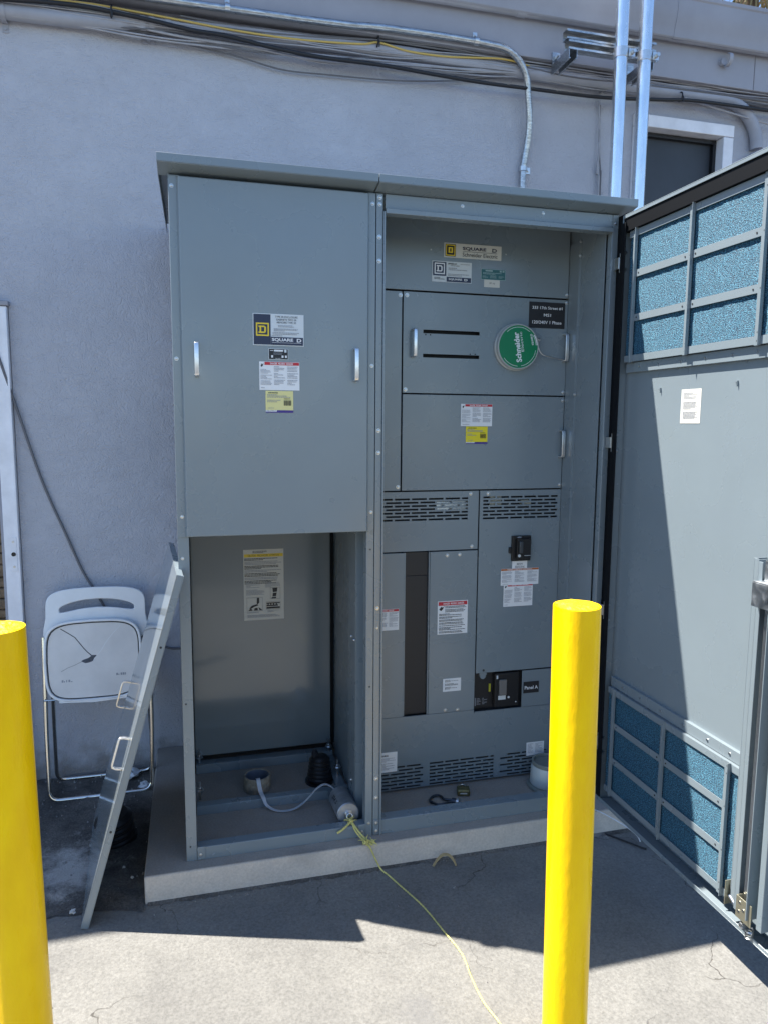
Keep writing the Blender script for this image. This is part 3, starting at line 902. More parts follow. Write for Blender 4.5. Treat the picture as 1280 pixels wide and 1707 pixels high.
# ------------------------------------------------------------------ cables
def cable(name, label, pts, r, m, group=None, cat='cable', sub=6):
    b = MB(); b.tube(smooth_path(pts, sub), r, n=7)
    o = b.build(name, m, None, smooth=80, origin=pts[len(pts) // 2])
    set_tag(o, label, cat, group)
    return o
CB_black = [(-0.757, 0.875, 3.156), (-0.63, 0.875, 3.162), (-0.468, 0.875, 3.175), (-0.302, 0.875, 3.179), (-0.073, 0.875, 3.164), (0.093, 0.875, 3.148), (0.24, 0.875, 3.144), (0.441, 0.875, 3.123), (0.649, 0.875, 3.112), (0.92, 0.875, 3.114), (1.146, 0.875, 3.106), (1.38, 0.875, 3.099), (1.623, 0.875, 3.101), (2.004, 0.875, 3.106), (2.337, 0.875, 3.133), (2.545, 0.875, 3.151), (2.981, 0.875, 3.154), (3.17, 0.875, 3.158)]  # cable points, like many coordinates here, computed offline from image pixels at assumed depths
CB_yellow = [(-0.546, 0.885, 3.188), (-0.425, 0.885, 3.193), (-0.291, 0.885, 3.197), (-0.119, 0.885, 3.192), (0.046, 0.885, 3.185), (0.291, 0.885, 3.175), (0.546, 0.885, 3.176), (0.813, 0.885, 3.194), (0.9, 0.885, 3.211), (1.034, 0.885, 3.193), (1.206, 0.885, 3.193), (1.352, 0.885, 3.206), (1.486, 0.885, 3.218), (1.593, 0.885, 3.211), (1.812, 0.885, 3.206), (2.038, 0.885, 3.207)]
CB_w1 = [(-0.722, 0.9, 3.149), (-0.593, 0.9, 3.163), (-0.44, 0.9, 3.172), (-0.351, 0.9, 3.167), (-0.191, 0.9, 3.155), (-0.051, 0.9, 3.135), (0.142, 0.9, 3.126), (0.341, 0.9, 3.127), (0.601, 0.9, 3.131), (0.816, 0.9, 3.139), (1.096, 0.9, 3.15), (1.389, 0.9, 3.16), (1.695, 0.9, 3.182), (2.015, 0.9, 3.2), (2.35, 0.9, 3.218), (2.996, 0.9, 3.243), (3.225, 0.9, 3.248)]
CB_w2 = [(-0.505, 0.9, 3.189), (-0.395, 0.9, 3.174), (-0.214, 0.9, 3.154), (0.044, 0.9, 3.13), (0.291, 0.9, 3.127), (0.496, 0.9, 3.113), (0.708, 0.9, 3.111), (0.927, 0.9, 3.133), (1.27, 0.9, 3.156), (1.694, 0.9, 3.193), (2.08, 0.9, 3.218), (2.454, 0.9, 3.216), (2.704, 0.9, 3.208), (3.076, 0.9, 3.193)]
CB_w3 = [(-0.446, 0.93, 3.141), (-0.311, 0.93, 3.128), (-0.125, 0.93, 3.117), (0.044, 0.93, 3.12), (0.117, 0.93, 3.111), (0.292, 0.93, 3.093), (0.473, 0.93, 3.065), (0.659, 0.93, 3.068), (0.935, 0.93, 3.079), (1.107, 0.93, 3.094), (1.342, 0.93, 3.128), (1.709, 0.93, 3.2), (1.932, 0.93, 3.244)]
CB_w4 = [(0.046, 0.89, 3.181), (0.291, 0.89, 3.182), (0.547, 0.89, 3.193), (0.814, 0.89, 3.216), (0.924, 0.89, 3.224), (1.236, 0.89, 3.235), (1.534, 0.89, 3.208), (1.847, 0.89, 3.186), (2.208, 0.89, 3.197), (2.624, 0.89, 3.204), (3.066, 0.89, 3.205)]
CB_w5 = [(0.07, 0.9, 3.171), (0.342, 0.9, 3.165), (0.601, 0.9, 3.176), (0.871, 0.9, 3.191), (1.153, 0.9, 3.187), (1.479, 0.9, 3.187), (1.852, 0.9, 3.218), (2.18, 0.9, 3.209), (2.351, 0.9, 3.198), (2.564, 0.9, 3.158), (2.82, 0.9, 3.123), (3.086, 0.9, 3.092)]
CB_w6 = [(-0.377, 0.91, 3.123), (-0.147, 0.91, 3.109), (0.117, 0.91, 3.109), (0.419, 0.91, 3.117), (0.71, 0.91, 3.125), (1.043, 0.91, 3.137), (1.393, 0.91, 3.144), (1.638, 0.91, 3.163), (2.023, 0.91, 3.155), (2.055, 0.91, 3.181), (2.22, 0.91, 3.212)]
CB_w7 = [(0.047, 0.895, 3.207), (0.292, 0.895, 3.199), (0.6, 0.895, 3.207), (0.925, 0.895, 3.226), (1.267, 0.895, 3.226), (1.566, 0.895, 3.233), (1.88, 0.895, 3.235), (2.276, 0.895, 3.246), (2.99, 0.895, 3.263)]
CB_thin = [(2.048, 0.935, 3.169), (2.034, 0.935, 3.111), (2.044, 0.935, 2.972), (2.043, 0.935, 2.859), (2.037, 0.935, 2.773), (2.049, 0.935, 2.659)]
CB_thin2 = [(2.041, 0.935, 3.098), (2.043, 0.935, 2.916), (2.057, 0.935, 2.775), (2.06, 0.935, 2.646)]
CB_dia = [(2.958, 0.93, 3.215), (2.993, 0.93, 3.159), (3.034, 0.93, 3.134)]
CB_diag = [(-0.737, 0.92, 1.852), (-0.714, 0.92, 1.779), (-0.663, 0.935, 1.582), (-0.58, 0.94, 1.274), (-0.494, 0.94, 1.035), (-0.428, 0.94, 0.857), (-0.381, 0.94, 0.772), (-0.339, 0.94, 0.687), (-0.248, 0.94, 0.583), (-0.093, 0.94, 0.493), (-0.026, 0.94, 0.479), (0.028, 0.94, 0.472)]
cable('cable', 'thick black cable sagging along the wall below the painted conduit', CB_black, 0.0085, CBLK)
cable('cable', 'bright yellow cable running beside the black cable under the fascia', CB_yellow[:14] + [(1.70, 0.93, 3.212)], 0.0045, CYEL)
cable('cable', 'long grey wire crossing in front of the painted conduit from its wall strap', CB_w1, 0.005, CGRY, 'grey wires under the fascia')
cable('cable', 'grey wire dipping below the painted conduit where the double strap is', CB_w2, 0.0045, CGRY, 'grey wires under the fascia')
cable('cable', 'lowest thin grey wire drooping against the bare wall above the cabinet', CB_w3, 0.0035, CGRD, 'grey wires under the fascia')
cable('cable', 'grey wire behind the galvanized conduit, just above the yellow cable', CB_w4, 0.0045, CGRD, 'grey wires under the fascia')
cable('cable', 'grey drop wire that swings down across the wall above the white window frame', CB_w5, 0.005, CGRY, 'grey wires under the fascia')
cable('cable', 'painted wire hugging the underside of the painted conduit', CB_w6, 0.004, CGRY, 'grey wires under the fascia')
cable('cable', 'topmost dark wire tucked in the shadow behind the galvanized conduit', CB_w7, 0.0045, CGRD, 'grey wires under the fascia')
cable('cable', 'grey cable dropping straight down the wall beside the riser conduits', CB_thin + [(2.05, 0.935, 1.2)], 0.0055, CGRY)
cable('cable', 'thin dark wire dropping down the wall alongside the straight grey cable', CB_thin2 + [(2.06, 0.935, 1.2)], 0.0035, CGRD)
cable('cable', 'loose grey cable hanging diagonally down the wall behind the folding chair', [(-0.80, 0.918, 2.10)] + CB_diag + [(0.2, 0.935, 0.45)], 0.0055, CGRD)
rb_ = random.Random(21)
for k in range(9):
    z0 = 3.150 + rb_.uniform(-.03, .05); yy = rb_.uniform(.885, .915); pts = []
    for i in range(16):
        x = -1.2 + 4.6 * i / 15
        sag = -.035 * math.exp(-((x - .5) / .6) ** 2) * rb_.uniform(.3, 1.2)
        pts.append((x, yy + rb_.uniform(-.006, .006), z0 + .016 * (x + .3) + sag + rb_.uniform(-.009, .009)))
    cable('cable', 'thin grey strand in the loose wire bundle along the wall under the fascia', pts, rb_.uniform(.0022, .0038), (CGRY, CGRD)[k % 2], 'loose wire bundle under the fascia')
for pos, lab in (((-0.22, 0.880, 3.178), 'black cable tie around black and yellow cables, beside the wall conduit strap'), ((0.893, 0.886, 3.215), 'black cable tie holding the yellow cable under the galvanized conduit'), ((2.46, 0.888, 3.165), 'black cable tie around wires over the white window frame')):
    b = MB(); x, y, z = pos
    b.tube([(x + .002 * math.sin(t), y + .017 * math.cos(t), z + .022 * math.sin(t)) for t in [2 * math.pi * k / 14 for k in range(14)]], 0.0035, n=6, closed=True)
    b.tube([(x, y - .016, z + .005), (x + .004, y - .022, z - .012), (x + .003, y - .02, z - .03)], 0.003, n=6)
    b.build('cable_tie', CBLK, None, origin=pos, tag=dict(label=lab, cat='cable tie', group='black cable ties'))

# ------------------------------------------------------------------ palm behind the roof
pt = thing('palm_tree', 'tall fan palm rising behind the building roof', 'tree', (10.0, 9.6, G))
b = MB(); b.tube([(10.0, 9.6, G), (10.02, 9.6, 3), (10.1, 9.62, 6), (10.05, 9.6, 9.95)], [0.24, 0.19, 0.17, 0.2], n=12); b.build('trunk', BARK, pt)
rp_ = random.Random(5)
C0 = Vector((10.05, 9.6, 9.95))
for k in range(30):
    az = k * 2.399; el = 1.15 - 2.1 * (k / 30)
    d = Vector((math.cos(az) * math.cos(el), math.sin(az) * math.cos(el), math.sin(el)))
    sd = d.cross(Vector((0, 0, 1))).normalized(); up = sd.cross(d)
    b = MB(); L = rp_.uniform(0.7, 0.95)
    tip = C0 + d * L + Vector((0, 0, -0.12))
    b.tube([C0, C0 + d * L * .5, tip], [0.022, 0.016, 0.012], n=5)
    for q in range(21):
        a = -1.35 + 2.7 * q / 20
        dd = (d * math.cos(a) + sd * math.sin(a)).normalized(); ln = 0.85 * (0.75 + 0.25 * math.cos(a)) * rp_.uniform(.85, 1.1)
        m1 = tip + dd * ln * 0.6; m2 = tip + dd * ln + Vector((0, 0, -0.30 * ln)); w = dd.cross(up).normalized() * 0.026
        b.add([tip - w * .3, tip + w * .3, m1 + w, m1 - w, m2], [(0, 1, 2, 3), (3, 2, 4)])
    b.build('frond', FRONDD if el < -.3 else FROND, pt, smooth=0)

# ================================================================== ELECTRICAL CABINET (switchboard)
W1, WT = 0.668, 1.586          # seam between the two sections, outer width
CH = 2.293                     # underside of the roof lip at the front
DEP = 0.875
sb = thing('electrical_cabinet', 'tall grey two-section outdoor electrical cabinet standing on the concrete pad with its door open', 'electrical cabinet', (0.79, 0.4, 0.0))
def part(name, b, m=PAINT, parent=None, bevel=0.0, smooth=30, seg=2, label=None):
    o = b.build(name, m, parent or sb, smooth=smooth, bevel=bevel, seg=seg)
    if label: o['label'] = label
    return o
T = 0.003
# outer shell
b = MB(); b.box(0.0005, 0.0035, 0.005, DEP, 0.0, 2.33); part('side_panel', b)
b = MB(); b.box(WT - .0035, WT - .0005, 0.005, DEP, 0.0, 2.33); part('side_panel', b)
b = MB(); b.box(0.004, WT - .004, DEP - .003, DEP, 0.0, 2.36); part('back_panel', b)
# roofs: two sloped pans with a turned-down lip, wider than the body
for x0, x1 in ((-0.030, 0.6615), (0.6645, 1.625)):
    b = MB()
    ya, yb, za, zb = -0.060, DEP + .02, 2.336, 2.372
    b.prism([(x0, ya, za), (x0, yb, zb), (x0, yb, zb - .003), (x0, ya + .003, za - .003), (x0, ya + .003, za - .025), (x0, ya, za - .025)], (x1 - x0, 0, 0))
    b.prism([(x0 + .001, ya + .0004, za - .0252), (x0 + .001, ya + .0004, za - .0272), (x0 + .001, 0.02, za - .0420), (x0 + .001, 0.02, za - .040)], (x1 - x0 - .002, 0, 0))
    b.prism([(x0 + .0005, ya + .004, za - .004), (x0 + .0005, yb, zb - .004), (x0 + .0005, yb, zb - .042), (x0 + .0005, .021, za - .0430), (x0 + .0005, ya + .004, za - .0240)], (.003, 0, 0))
    b.prism([(x1 - .0035, ya + .004, za - .004), (x1 - .0035, yb, zb - .004), (x1 - .0035, yb, zb - .042), (x1 - .0035, .021, za - .0430), (x1 - .0035, ya + .004, za - .0240)], (.003, 0, 0))
    part('roof', b, bevel=0.002)
# posts
b = MB(); b.box(0.0, 0.036, 0.0, T, 0, CH); b.box(0.0332, 0.036, T + .0002, 0.045, 0, CH); part('corner_post', b, bevel=.0012)
b = MB(); b.box(0.640, 0.667, 0.0, T, 0, CH); b.box(0.640, 0.6428, T + .0002, 0.04, 0, CH); b.box(0.640, 0.667, .0405, .0435, 0, CH); part('corner_post', b, bevel=.0012)
b = MB(); b.box(0.6692, 0.6925, 0.0, T, 0, CH); b.box(0.6930, 0.7000, -0.008, 0.030, 0, 2.236); part('corner_post', b, bevel=.0012)
b = MB(); b.box(1.562, WT, 0.0, T, 0, CH); b.box(1.562, 1.565, T + .0002, 0.030, 0, CH); part('corner_post', b, bevel=.0012)
# top rail of the open section
b = MB(); b.box(0.7005, 1.5615, 0.0, T, 2.246, CH); b.box(0.7005, 1.5615, -.010, .03, 2.229, 2.2455); part('top_rail', b, bevel=.0015)
# divider between the sections
b = MB(); b.box(0.6645, 0.6675, 0.046, DEP - .004, 0, 2.30); part('divider_panel', b)
# --- closed section: cover
b = MB()
b.box(0.0015, 0.666, -0.0045, -0.0012, 1.150, 2.288)
cov = part('cover_panel', b, bevel=.0008, label='closed plain upper cover with two handles and a column of printed plates')
b = MB()
CF = -0.019
x0, x1, z0, z1 = 0.0245, 0.6435, 1.1502, 2.2875
xs = [x0, x0 + .004, x1 - .004, x1]
b.add([(x0, -.0046, z0), (x1, -.0046, z0), (x1, -.0046, z1), (x0, -.0046, z1), (x0 + .007, CF, z0 + .002), (x1 - .007, CF, z0 + .002), (x1 - .007, CF, z1 - .002), (x0 + .007, CF, z1 - .002)],
      [(0, 1, 5, 4), (1, 2, 6, 5), (2, 3, 7, 6), (3, 0, 4, 7), (4, 5, 6, 7), (3, 2, 1, 0)])
b.build('cover_face', PAINT, cov, smooth=0, bevel=.003, seg=3)

def handle(parent, x, y, z0, z1, m=ALU, name='handle'):
    b = MB(); e = 0.032
    b.ribbon([(x, y - .001, z0 + .004), (x, y - e * .6, z0 + .003), (x, y - e * .92, z0 + .006), (x, y - e, z0 + .014), (x, y - e, (z0 + z1) / 2), (x, y - e, z1 - .014), (x, y - e * .92, z1 - .006), (x, y - e * .6, z1 - .003), (x, y - .001, z1 - .004)], (1, 0, 0), 0.0135, 0.006)
    return b.build(name, m, parent, smooth=50, bevel=0.0012)
handle(cov, 0.0745, CF, 1.672, 1.782)
handle(cov, 0.593, CF, 1.668, 1.780)

def d_mark(x, y, s, mf, mi):
    """square D emblem: a square frame round a block letter D."""
    t = s * .105
    its = [('o', x, y, s, s, t, mf)]
    a, c = x + s * .27, y + s * .22; w, h = s * .50, s * .56
    its += [('r', a - s * .07, c, s * .42, s * .11, mf), ('r', a - s * .07, c + h - s * .11, s * .42, s * .11, mf), ('r', a + s * .01, c + s * .11, s * .12, h - s * .22, mf),
            ('p', [(a + s * .35, c), (a + w - s * .06, c + s * .03), (a + w, c + s * .13), (a + w, c + h - s * .13), (a + w - s * .06, c + h - s * .03), (a + s * .35, c + h), (a + s * .35, c + h - s * .11), (a + w - s * .13, c + h - s * .15), (a + w - s * .13, c + s * .15), (a + s * .35, c + s * .11)], mf)]
    return its
def danger(parent, F, w, h, band=REDP, title='DANGER  PELIGRO  DANGER', cols=3, icon=True, name='danger_label', label=None):
    bh = h * .105; x0 = w * .13 if icon else 0
    its = [('r', x0, h * .012, w - x0 - .001, bh, band), ('t', title, x0 + (w - x0) * .16, h * .012 + bh * .2, (w - x0) * .66, bh * .6, WHITE, .02)]
    if icon:
        its += [('p', [(w * .035, h * .15), (w * .06, h * .07), (w * .075, h * .11), (w * .11, h * .06), (w * .085, h * .15), (w * .06, h * .19)], INK)]
    top = h * (.155 if not icon else .15)
    cw = w / cols
    for c in range(cols):
        off = h * .11 if (icon and c == 0) else 0
        y = top + off
        for blk in range(3 if h < w * 1.2 else 4):
            hh = (h * .86 - top - off) / (3 if h < w * 1.2 else 4)
            its.append(('l', c * cw + w * .03, y, cw - w * .05, hh * .86, 4, GREYINK)); y += hh
    its += [('l', w * .04, h * .90, w * .25, h * .05, 1, GREYINK)]
    return print_label(name, parent, F, w, h, WHITE, its, label=label)
def catalog(parent, F, w, h, base):
    its = [('r', 0, h * .885, w, h * .115, PURPLE), ('r', 0, h * .885, w * .4, h * .065, WHITE), ('t', 'SQUARE D', w * .03, h * .895, w * .33, h * .04, INK),
           ('l', w * .1, h * .05, w * .4, h * .09, 1, INK), ('l', w * .06, h * .15, w * .86, h * .17, 3, GREYINK), ('l', w * .06, h * .40, w * .5, h * .14, 2, GREYINK), ('l', w * .66, h * .33, w * .25, h * .07, 1, INK),
           ('l', w * .08, h * .76, w * .25, h * .06, 1, GREYINK)]
    x = w * .66
    for k in range(14):
        bw = random.choice([.008, .012, .02]) * w; its.append(('r', x, h * .43, bw, h * .24, INK)); x += bw + .009 * w
        if x > w * .92: break
    return print_label('catalog_label', parent, F, w, h, base, its)

# plates on the closed cover
w, h = 0.166, 0.102
its = [('r', .0025, .0025, .055, h - .005, NAVY)] + d_mark(.010, .030, .042, YELP, NAVY)
its += [('r', .058, .074, w - .0605, .0255, NAVY), ('t', 'SQUARE', .061, .0775, .070, .0115, WHITE, .03), ('t', 'D', .143, .0775, .015, .0115, WHITE, .03), ('r', .061, .0915, .097, .0008, WHITE),
        ('t', 'TYPE 3R ENCLOSURE', .072, .006, .074, .0062, INK), ('t', 'GABINETE TIPO 3R', .076, .0150, .066, .0062, INK), ('t', 'ARMOIRE TYPE 3R', .077, .0240, .064, .0062, INK),
        ('l', .082, .035, .056, .008, 2, GREYINK), ('l', .068, .046, .084, .010, 3, GREYINK), ('l', .064, .058, .092, .009, 2, GREYINK), ('l', .061, .068, .098, .004, 1, GREYINK)]
print_label('nameplate', cov, front(0.2535, 1.881, CF - .0002), w, h, SILVERP, its, th=.001)
its = [('r', .0015, .0015, .062, .033, INK), ('r', .018, .004, .030, .0055, WHITE), ('l', .005, .005, .011, .004, 1, WHITE), ('r', .052, .003, .007, .009, SILVERP), ('l', .017, .0125, .032, .008, 3, GREYINK),
       ('r', .009, .022, .006, .0075, WHITE), ('r', .043, .022, .006, .0075, WHITE), ('r', .054, .022, .006, .0075, WHITE), ('t', 'SQUARE D', .022, .0305, .02, .0028, WHITE)]
print_label('rating_plate', cov, front(0.303, 1.770, CF - .0002), .065, .036, SILVERP, its)
danger(cov, front(0.2725, 1.727, CF - .0002), .132, .092)
catalog(cov, front(0.292, 1.6325, CF - .0002), .091, .0715, YELPALE)

# --- open lower compartment of the closed section
b = MB(); b.box(0.036, 0.6640, 0.690, 0.693, 0.06, 1.60); bp_ = part('barrier_panel', b, PANELP)
b = MB(); b.box(0.0365, 0.6400, 0.000, 0.0030, 0.0, 0.046); b.box(0.0365, 0.6400, 0.0032, 0.042, 0.043, 0.046); part('bottom_rail', b, bevel=.0012)
for xx in (0.0375, 0.613):
    b = MB(); b.box(xx, xx + .026, -0.0035, -0.0003, 0.003, 0.050); part('corner_clip', b, bevel=.0008)
b = MB(); b.box(0.0365, 0.6400, 0.297, 0.300, 0.0, 0.036); b.box(0.0365, 0.6400, 0.3002, 0.335, 0.033, 0.036); part('bottom_rail', b, bevel=.0012)
b = MB(); b.box(0.0365, 0.6400, 0.640, 0.643, 0.0, 0.040); b.box(0.0365, 0.6400, 0.6432, 0.689, 0.037, 0.040); part('bottom_rail', b, bevel=.0012)
b = MB(); b.box(0.602, 0.640, 0.336, 0.639, 0.018, 0.021); b.box(0.602, 0.605, 0.336, 0.639, 0.0, 0.0178); part('side_rail', b, bevel=.001)
b = MB(); b.box(0.628, 0.6310, 0.12, 0.25, 0.0, 2.2); b.box(0.6312, 0.664, 0.12, 0.123, 0, 2.2); b.box(0.6312, 0.664, 0.247, 0.25, 0, 2.2); part('side_channel', b, bevel=.0012)
b = MB(); b.box(0.650, 0.6640, 0.31, 0.660, 0.02, 2.2); part('side_panel', b)
b = MB(); b.box(0.638, 0.649, 0.664, 0.6895, 0.07, 2.2); part('seal_shade_strip', b, GASKET_SHADE)  # black strip put in for the gap's shade beside the barrier panel
b = MB(); b.box(0.552, 0.626, 0.250, 0.290, 0.012, 0.040); part('rail_stub', b, bevel=.001)
# instruction sheet on the barrier
w, h = .174, .316
its = [('l', .04, .006, .095, .011, 3, INK), ('r', .003, .020, w - .006, .014, YELP), ('t', 'CAUTION   PRECAUCION   ATTENTION', .02, .0225, w - .04, .009, INK)]
y = .038
for k, n in enumerate((2, 3, 3, 2, 3, 2, 3)):
    its.append(('l', .004, y, w - .008, n * .0058, n, GREYINK if k % 2 else INK)); y += n * .0058 + .002
its += [('l', .010, .150, .062, .022, 4, GREYINK), ('l', .010, .178, .080, .026, 5, GREYINK), ('l', .092, .148, .072, .024, 5, GREYINK),
        ('o', .012, .214, .068, .060, .0008, INK), ('o', .114, .172, .044, .052, .0008, INK), ('o', .096, .236, .062, .034, .0008, INK),
        ('p', [(.056, .216), (.066, .216), (.066, .238), (.058, .246), (.055, .240)], INK), ('p', [(.022, .262), (.034, .250), (.056, .244), (.062, .250), (.044, .256), (.030, .264)], INK),
        ('p', [(.018, .272), (.026, .264), (.034, .266), (.036, .272)], INK), ('p', [(.042, .272), (.046, .262), (.058, .260), (.060, .272)], INK), ('p', [(.062, .258), (.074, .266), (.078, .272), (.066, .271)], INK),
        ('p', [(.124, .174), (.146, .174), (.144, .192), (.126, .194)], INK), ('p', [(.126, .197), (.143, .196), (.140, .212), (.124, .213)], INK), ('p', [(.122, .216), (.141, .215), (.139, .222), (.119, .222)], INK),
        ('r', .098, .240, .058, .005, INK), ('r', .098, .250, .050, .006, INK), ('r', .098, .259, .058, .008, INK)]
its += [('r', .102 + k * .012, .2445, .005, .0065, INK) for k in range(4)]
its += [('l', .012, .278, .060, .007, 2, GREYINK), ('l', .102, .274, .058, .010, 3, GREYINK), ('l', .014, .292, .145, .013, 3, GREYINK)]
print_label('instruction_sheet', bp_, front(0.2565, 0.978, 0.6895), w, h, OFFWH, its)

# --- open section: dead front panels at the back of the door recess
DY = 0.280
def dpanel(name, x0, x1, z0, z1, holes=None, y=DY, label=None, bev=.0012):
    b = MB()
    if holes: slotted_plate(b, x0, x1, z0, z1, y, y + .004, holes)
    else: b.box(x0, x1, y, y + .004, z0, z1)
    return part(name, b, PAINT, bevel=0 if holes else bev, label=label)
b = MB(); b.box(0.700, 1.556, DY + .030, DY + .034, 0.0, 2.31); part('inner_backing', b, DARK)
b = MB(); b.box(1.5540, 1.5570, 0.031, DY + .10, 0.0, 2.30); part('side_liner', b)
b = MB(); b.box(1.5500, 1.5537, 0.200, 0.203, 0.0, 2.2455); b.box(1.5460, 1.5500, 0.203, DY - .002, 0.0, 2.2455); part('corner_strip', b)
b = MB(); b.box(0.7005, 0.703, .031, DY + .1, 0, 2.30); part('side_liner', b)
b = MB(); b.box(0.704, 1.553, 0.031, DY + .1, 2.305, 2.308); part('top_liner', b)
top = dpanel('top_panel', 0.7035, 1.5455, 2.0375, 2.304)
lstr = dpanel('side_strip', 0.7035, 0.8430, 1.2640, 2.0310)
meter = dpanel('meter_panel', 0.8485, 1.5455, 1.6475, 2.0310, holes=[(0.929, 1.163, 1.877, 1.891), (0.929, 1.163, 1.785, 1.799)])
bus = dpanel('bus_panel', 0.8485, 1.5455, 1.2640, 1.6420)
vl = dpanel('vent_panel', 0.7035, 1.1755, 1.0185, 1.2585, holes=louvre(0.715, 1.130, 1.139, 1.236, 7, .062, .0085, .0075))
mainp = dpanel('breaker_panel', 1.1815, 1.5455, 0.4860, 1.2585, holes=louvre(1.196, 1.532, 1.137, 1.238, 7, .053, .0080, .0075, True))
ll = dpanel('lower_strip', 0.7035, 0.8640, 0.3270, 1.0130)
lr = dpanel('lower_panel', 0.9730, 1.1770, 0.3270, 1.0130)
pa = dpanel('circuit_panel', 1.3955, 1.5455, 0.3180, 0.4800)
bot = dpanel('bottom_vent_panel', 0.7035, 1.5455, 0.012, 0.3130, holes=louvre(0.712, 0.955, 0.012, 0.118, 7, .060, .0085, .0075) + louvre(0.984, 1.274, 0.012, 0.118, 7, .060, .0085, .0075, True) + louvre(1.303, 1.52, 0.012, 0.118, 7, .060, .0085, .0075))
b = MB(); b.box(1.181, 1.5455, .279, .284, .3135, .3175); b.box(.7035, 1.1765, .279, .284, .3135, .3265)
part('panel_ledge', b)
# breaker column recess: dark filler plates, one above another
zz = [0.3275, 0.915, 1.013]
for k in range(2):
    b = MB(); b.box(0.870, 0.967, DY + .016, DY + .022, zz[k] + .0004, zz[k + 1] - .0004); part('filler_plate', b, mat('charcoal_filler', (0.018, 0.017, 0.020), 0.45), bevel=.001)
b = MB(); b.box(0.8645, 0.8695, DY + .004, DY + .023, 0.3275, 1.013); b.box(0.9675, 0.9725, DY + .004, DY + .023, .3275, 1.013); part('recess_liner', b)
# things seen through the vents
for x, z, w, h in ((1.23, 1.19, .05, .044), (1.37, 1.19, .045, .026)):
    b = MB(); b.box(x, x + w, DY + .010, DY + .026, z, z + h); part('insulator', b, TAN)
b = MB()
b.box(1.00, 1.14, DY + .016, DY + .027, 1.176, 1.215)
part('bus_bar', b, DULLALU)
handle(meter, 0.8885, DY, 1.783, 1.893)
handle(meter, 1.5320, DY, 1.783, 1.897)
handle(bus, 1.5320, DY, 1.392, 1.507)
# name plates on the top panel
w, h = .238, .054
its = [('r', .004, .004, .043, .046, INK), ('o', .0065, .0065, .038, .041, .0035, YELP), ('r', .0135, .0125, .026, .028, INK), ('r', .017, .016, .018, .021, YELP), ('r', .023, .0205, .006, .012, INK),
       ('t', 'SQUARE', .075, .011, .098, .014, NAVY, .03), ('t', 'D', .198, .011, .020, .014, NAVY, .03), ('r', .076, .028, .143, .0013, NAVY), ('t', 'Schneider Electric', .075, .0325, .146, .015, INK, .005)]
print_label('nameplate', top, front(1.0085, 2.2215, DY - .0002), w, h, OFFWH, its, th=.0015)
w, h = .162, .078
its = [('r', .003, .003, .054, .052, NAVY)] + d_mark(.009, .007, .042, WHITE, NAVY)
its += [('l', .008, .060, .044, .010, 2, INK), ('r', .0585, .058, w - .061, .018, NAVY), ('t', 'SQUARE', .067, .062, .055, .0085, WHITE, .03), ('t', 'D', .132, .062, .013, .0085, WHITE, .03),
        ('t', 'SPEED-D', .064, .0055, .036, .0055, INK, .03), ('l', .115, .006, .040, .005, 1, GREYINK), ('l', .075, .0135, .040, .004, 1, INK), ('l', .066, .022, .088, .012, 2, GREYINK), ('l', .064, .045, .092, .010, 2, GREYINK)]
print_label('rating_plate', top, front(0.961, 2.152, DY - .0002), w, h, SILVERP, its, th=.001)
its = [('r', .0015, .0015, .1005, .038, TEALP), ('r', .018, .004, .030, .005, TEALM), ('r', .078, .004, .008, .006, TEALM), ('r', .090, .004, .008, .006, TEALM), ('l', .008, .013, .086, .008, 2, TEALM), ('l', .006, .025, .024, .009, 2, TEALM), ('l', .038, .023, .028, .012, 3, TEALM), ('l', .074, .025, .024, .009, 2, TEALM)]
print_label('rating_plate', top, front(1.163, 2.1335, DY - .0002), .1035, .041, TEALM, its)
print_label('tag_label', top, front(1.1765, 2.0930, DY - .0004), .066, .0285, OFFWH, [('t', '#1 sq', .022, .009, .022, .009, INK)])
# address sign: white on black
w, h = .159, .102
print_label('address_sign', meter, front(1.3735, 2.0185, DY - .0002), w, h, INK,
            [('t', '333 17th Street #1', .013, .0165, .134, .0125, WHITE, .012), ('t', 'MS1', .064, .045, .032, .0115, WHITE, .012), ('t', '120/240V 1 Phase', .014, .073, .130, .0125, WHITE, .012)], th=.002, label='black sign with the street address in white letters')
# meter opening plate holes
b = MB()
for x, z in ((.939, 1.872), (.958, 1.872), (1.125, 1.803), (1.146, 1.803)): b.cyl((x, DY - .0006, z), (x, DY + .001, z), .003, n=8)
b.build('screw_hole', DARK, meter, smooth=0)
# round green meter cover with a seal wire to the handle
mc = (1.318, DY, 1.836)
b = MB(); b.lathe(mc, [(0.0935, 0.0), (0.0935, .010), (0.0900, .013), (0.0890, .029), (0.0870, .0315), (0.0850, .0315), (0.0838, .0290), (0.001, .0290)], 48, axis=(0, -1, 0))
mcv = b.build('meter_cover', CLEARP, meter, smooth=35)
def Fm(u, v, d): return (1.318 - .0838 + u, DY - .0292 - d, 1.836 + .0838 - v)
R_ = .0838
disc = [(R_ + (R_ - .0005) * math.cos(2 * math.pi * k / 48), R_ + (R_ - .0005) * math.sin(2 * math.pi * k / 48)) for k in range(48)]
bm_ = MB(); bm_.prism([Fm(u, v, .0) for u, v in disc], (0, -.0008, 0))
bands = []
def arc_band(a0, a1, r0, r1, m):
    n = max(2, int(abs(a1 - a0) / .1)); o = len(bm_.v); vs = []
    for k in range(n + 1):
        a = a0 + (a1 - a0) * k / n
        vs += [Fm(R_ + r0 * math.cos(a), R_ + r0 * math.sin(a), .00125), Fm(R_ + r1 * math.cos(a), R_ + r1 * math.sin(a), .00125)]
    bm_.add(vs, [(2 * k, 2 * k + 1, 2 * k + 3, 2 * k + 2) for k in range(n)], m)
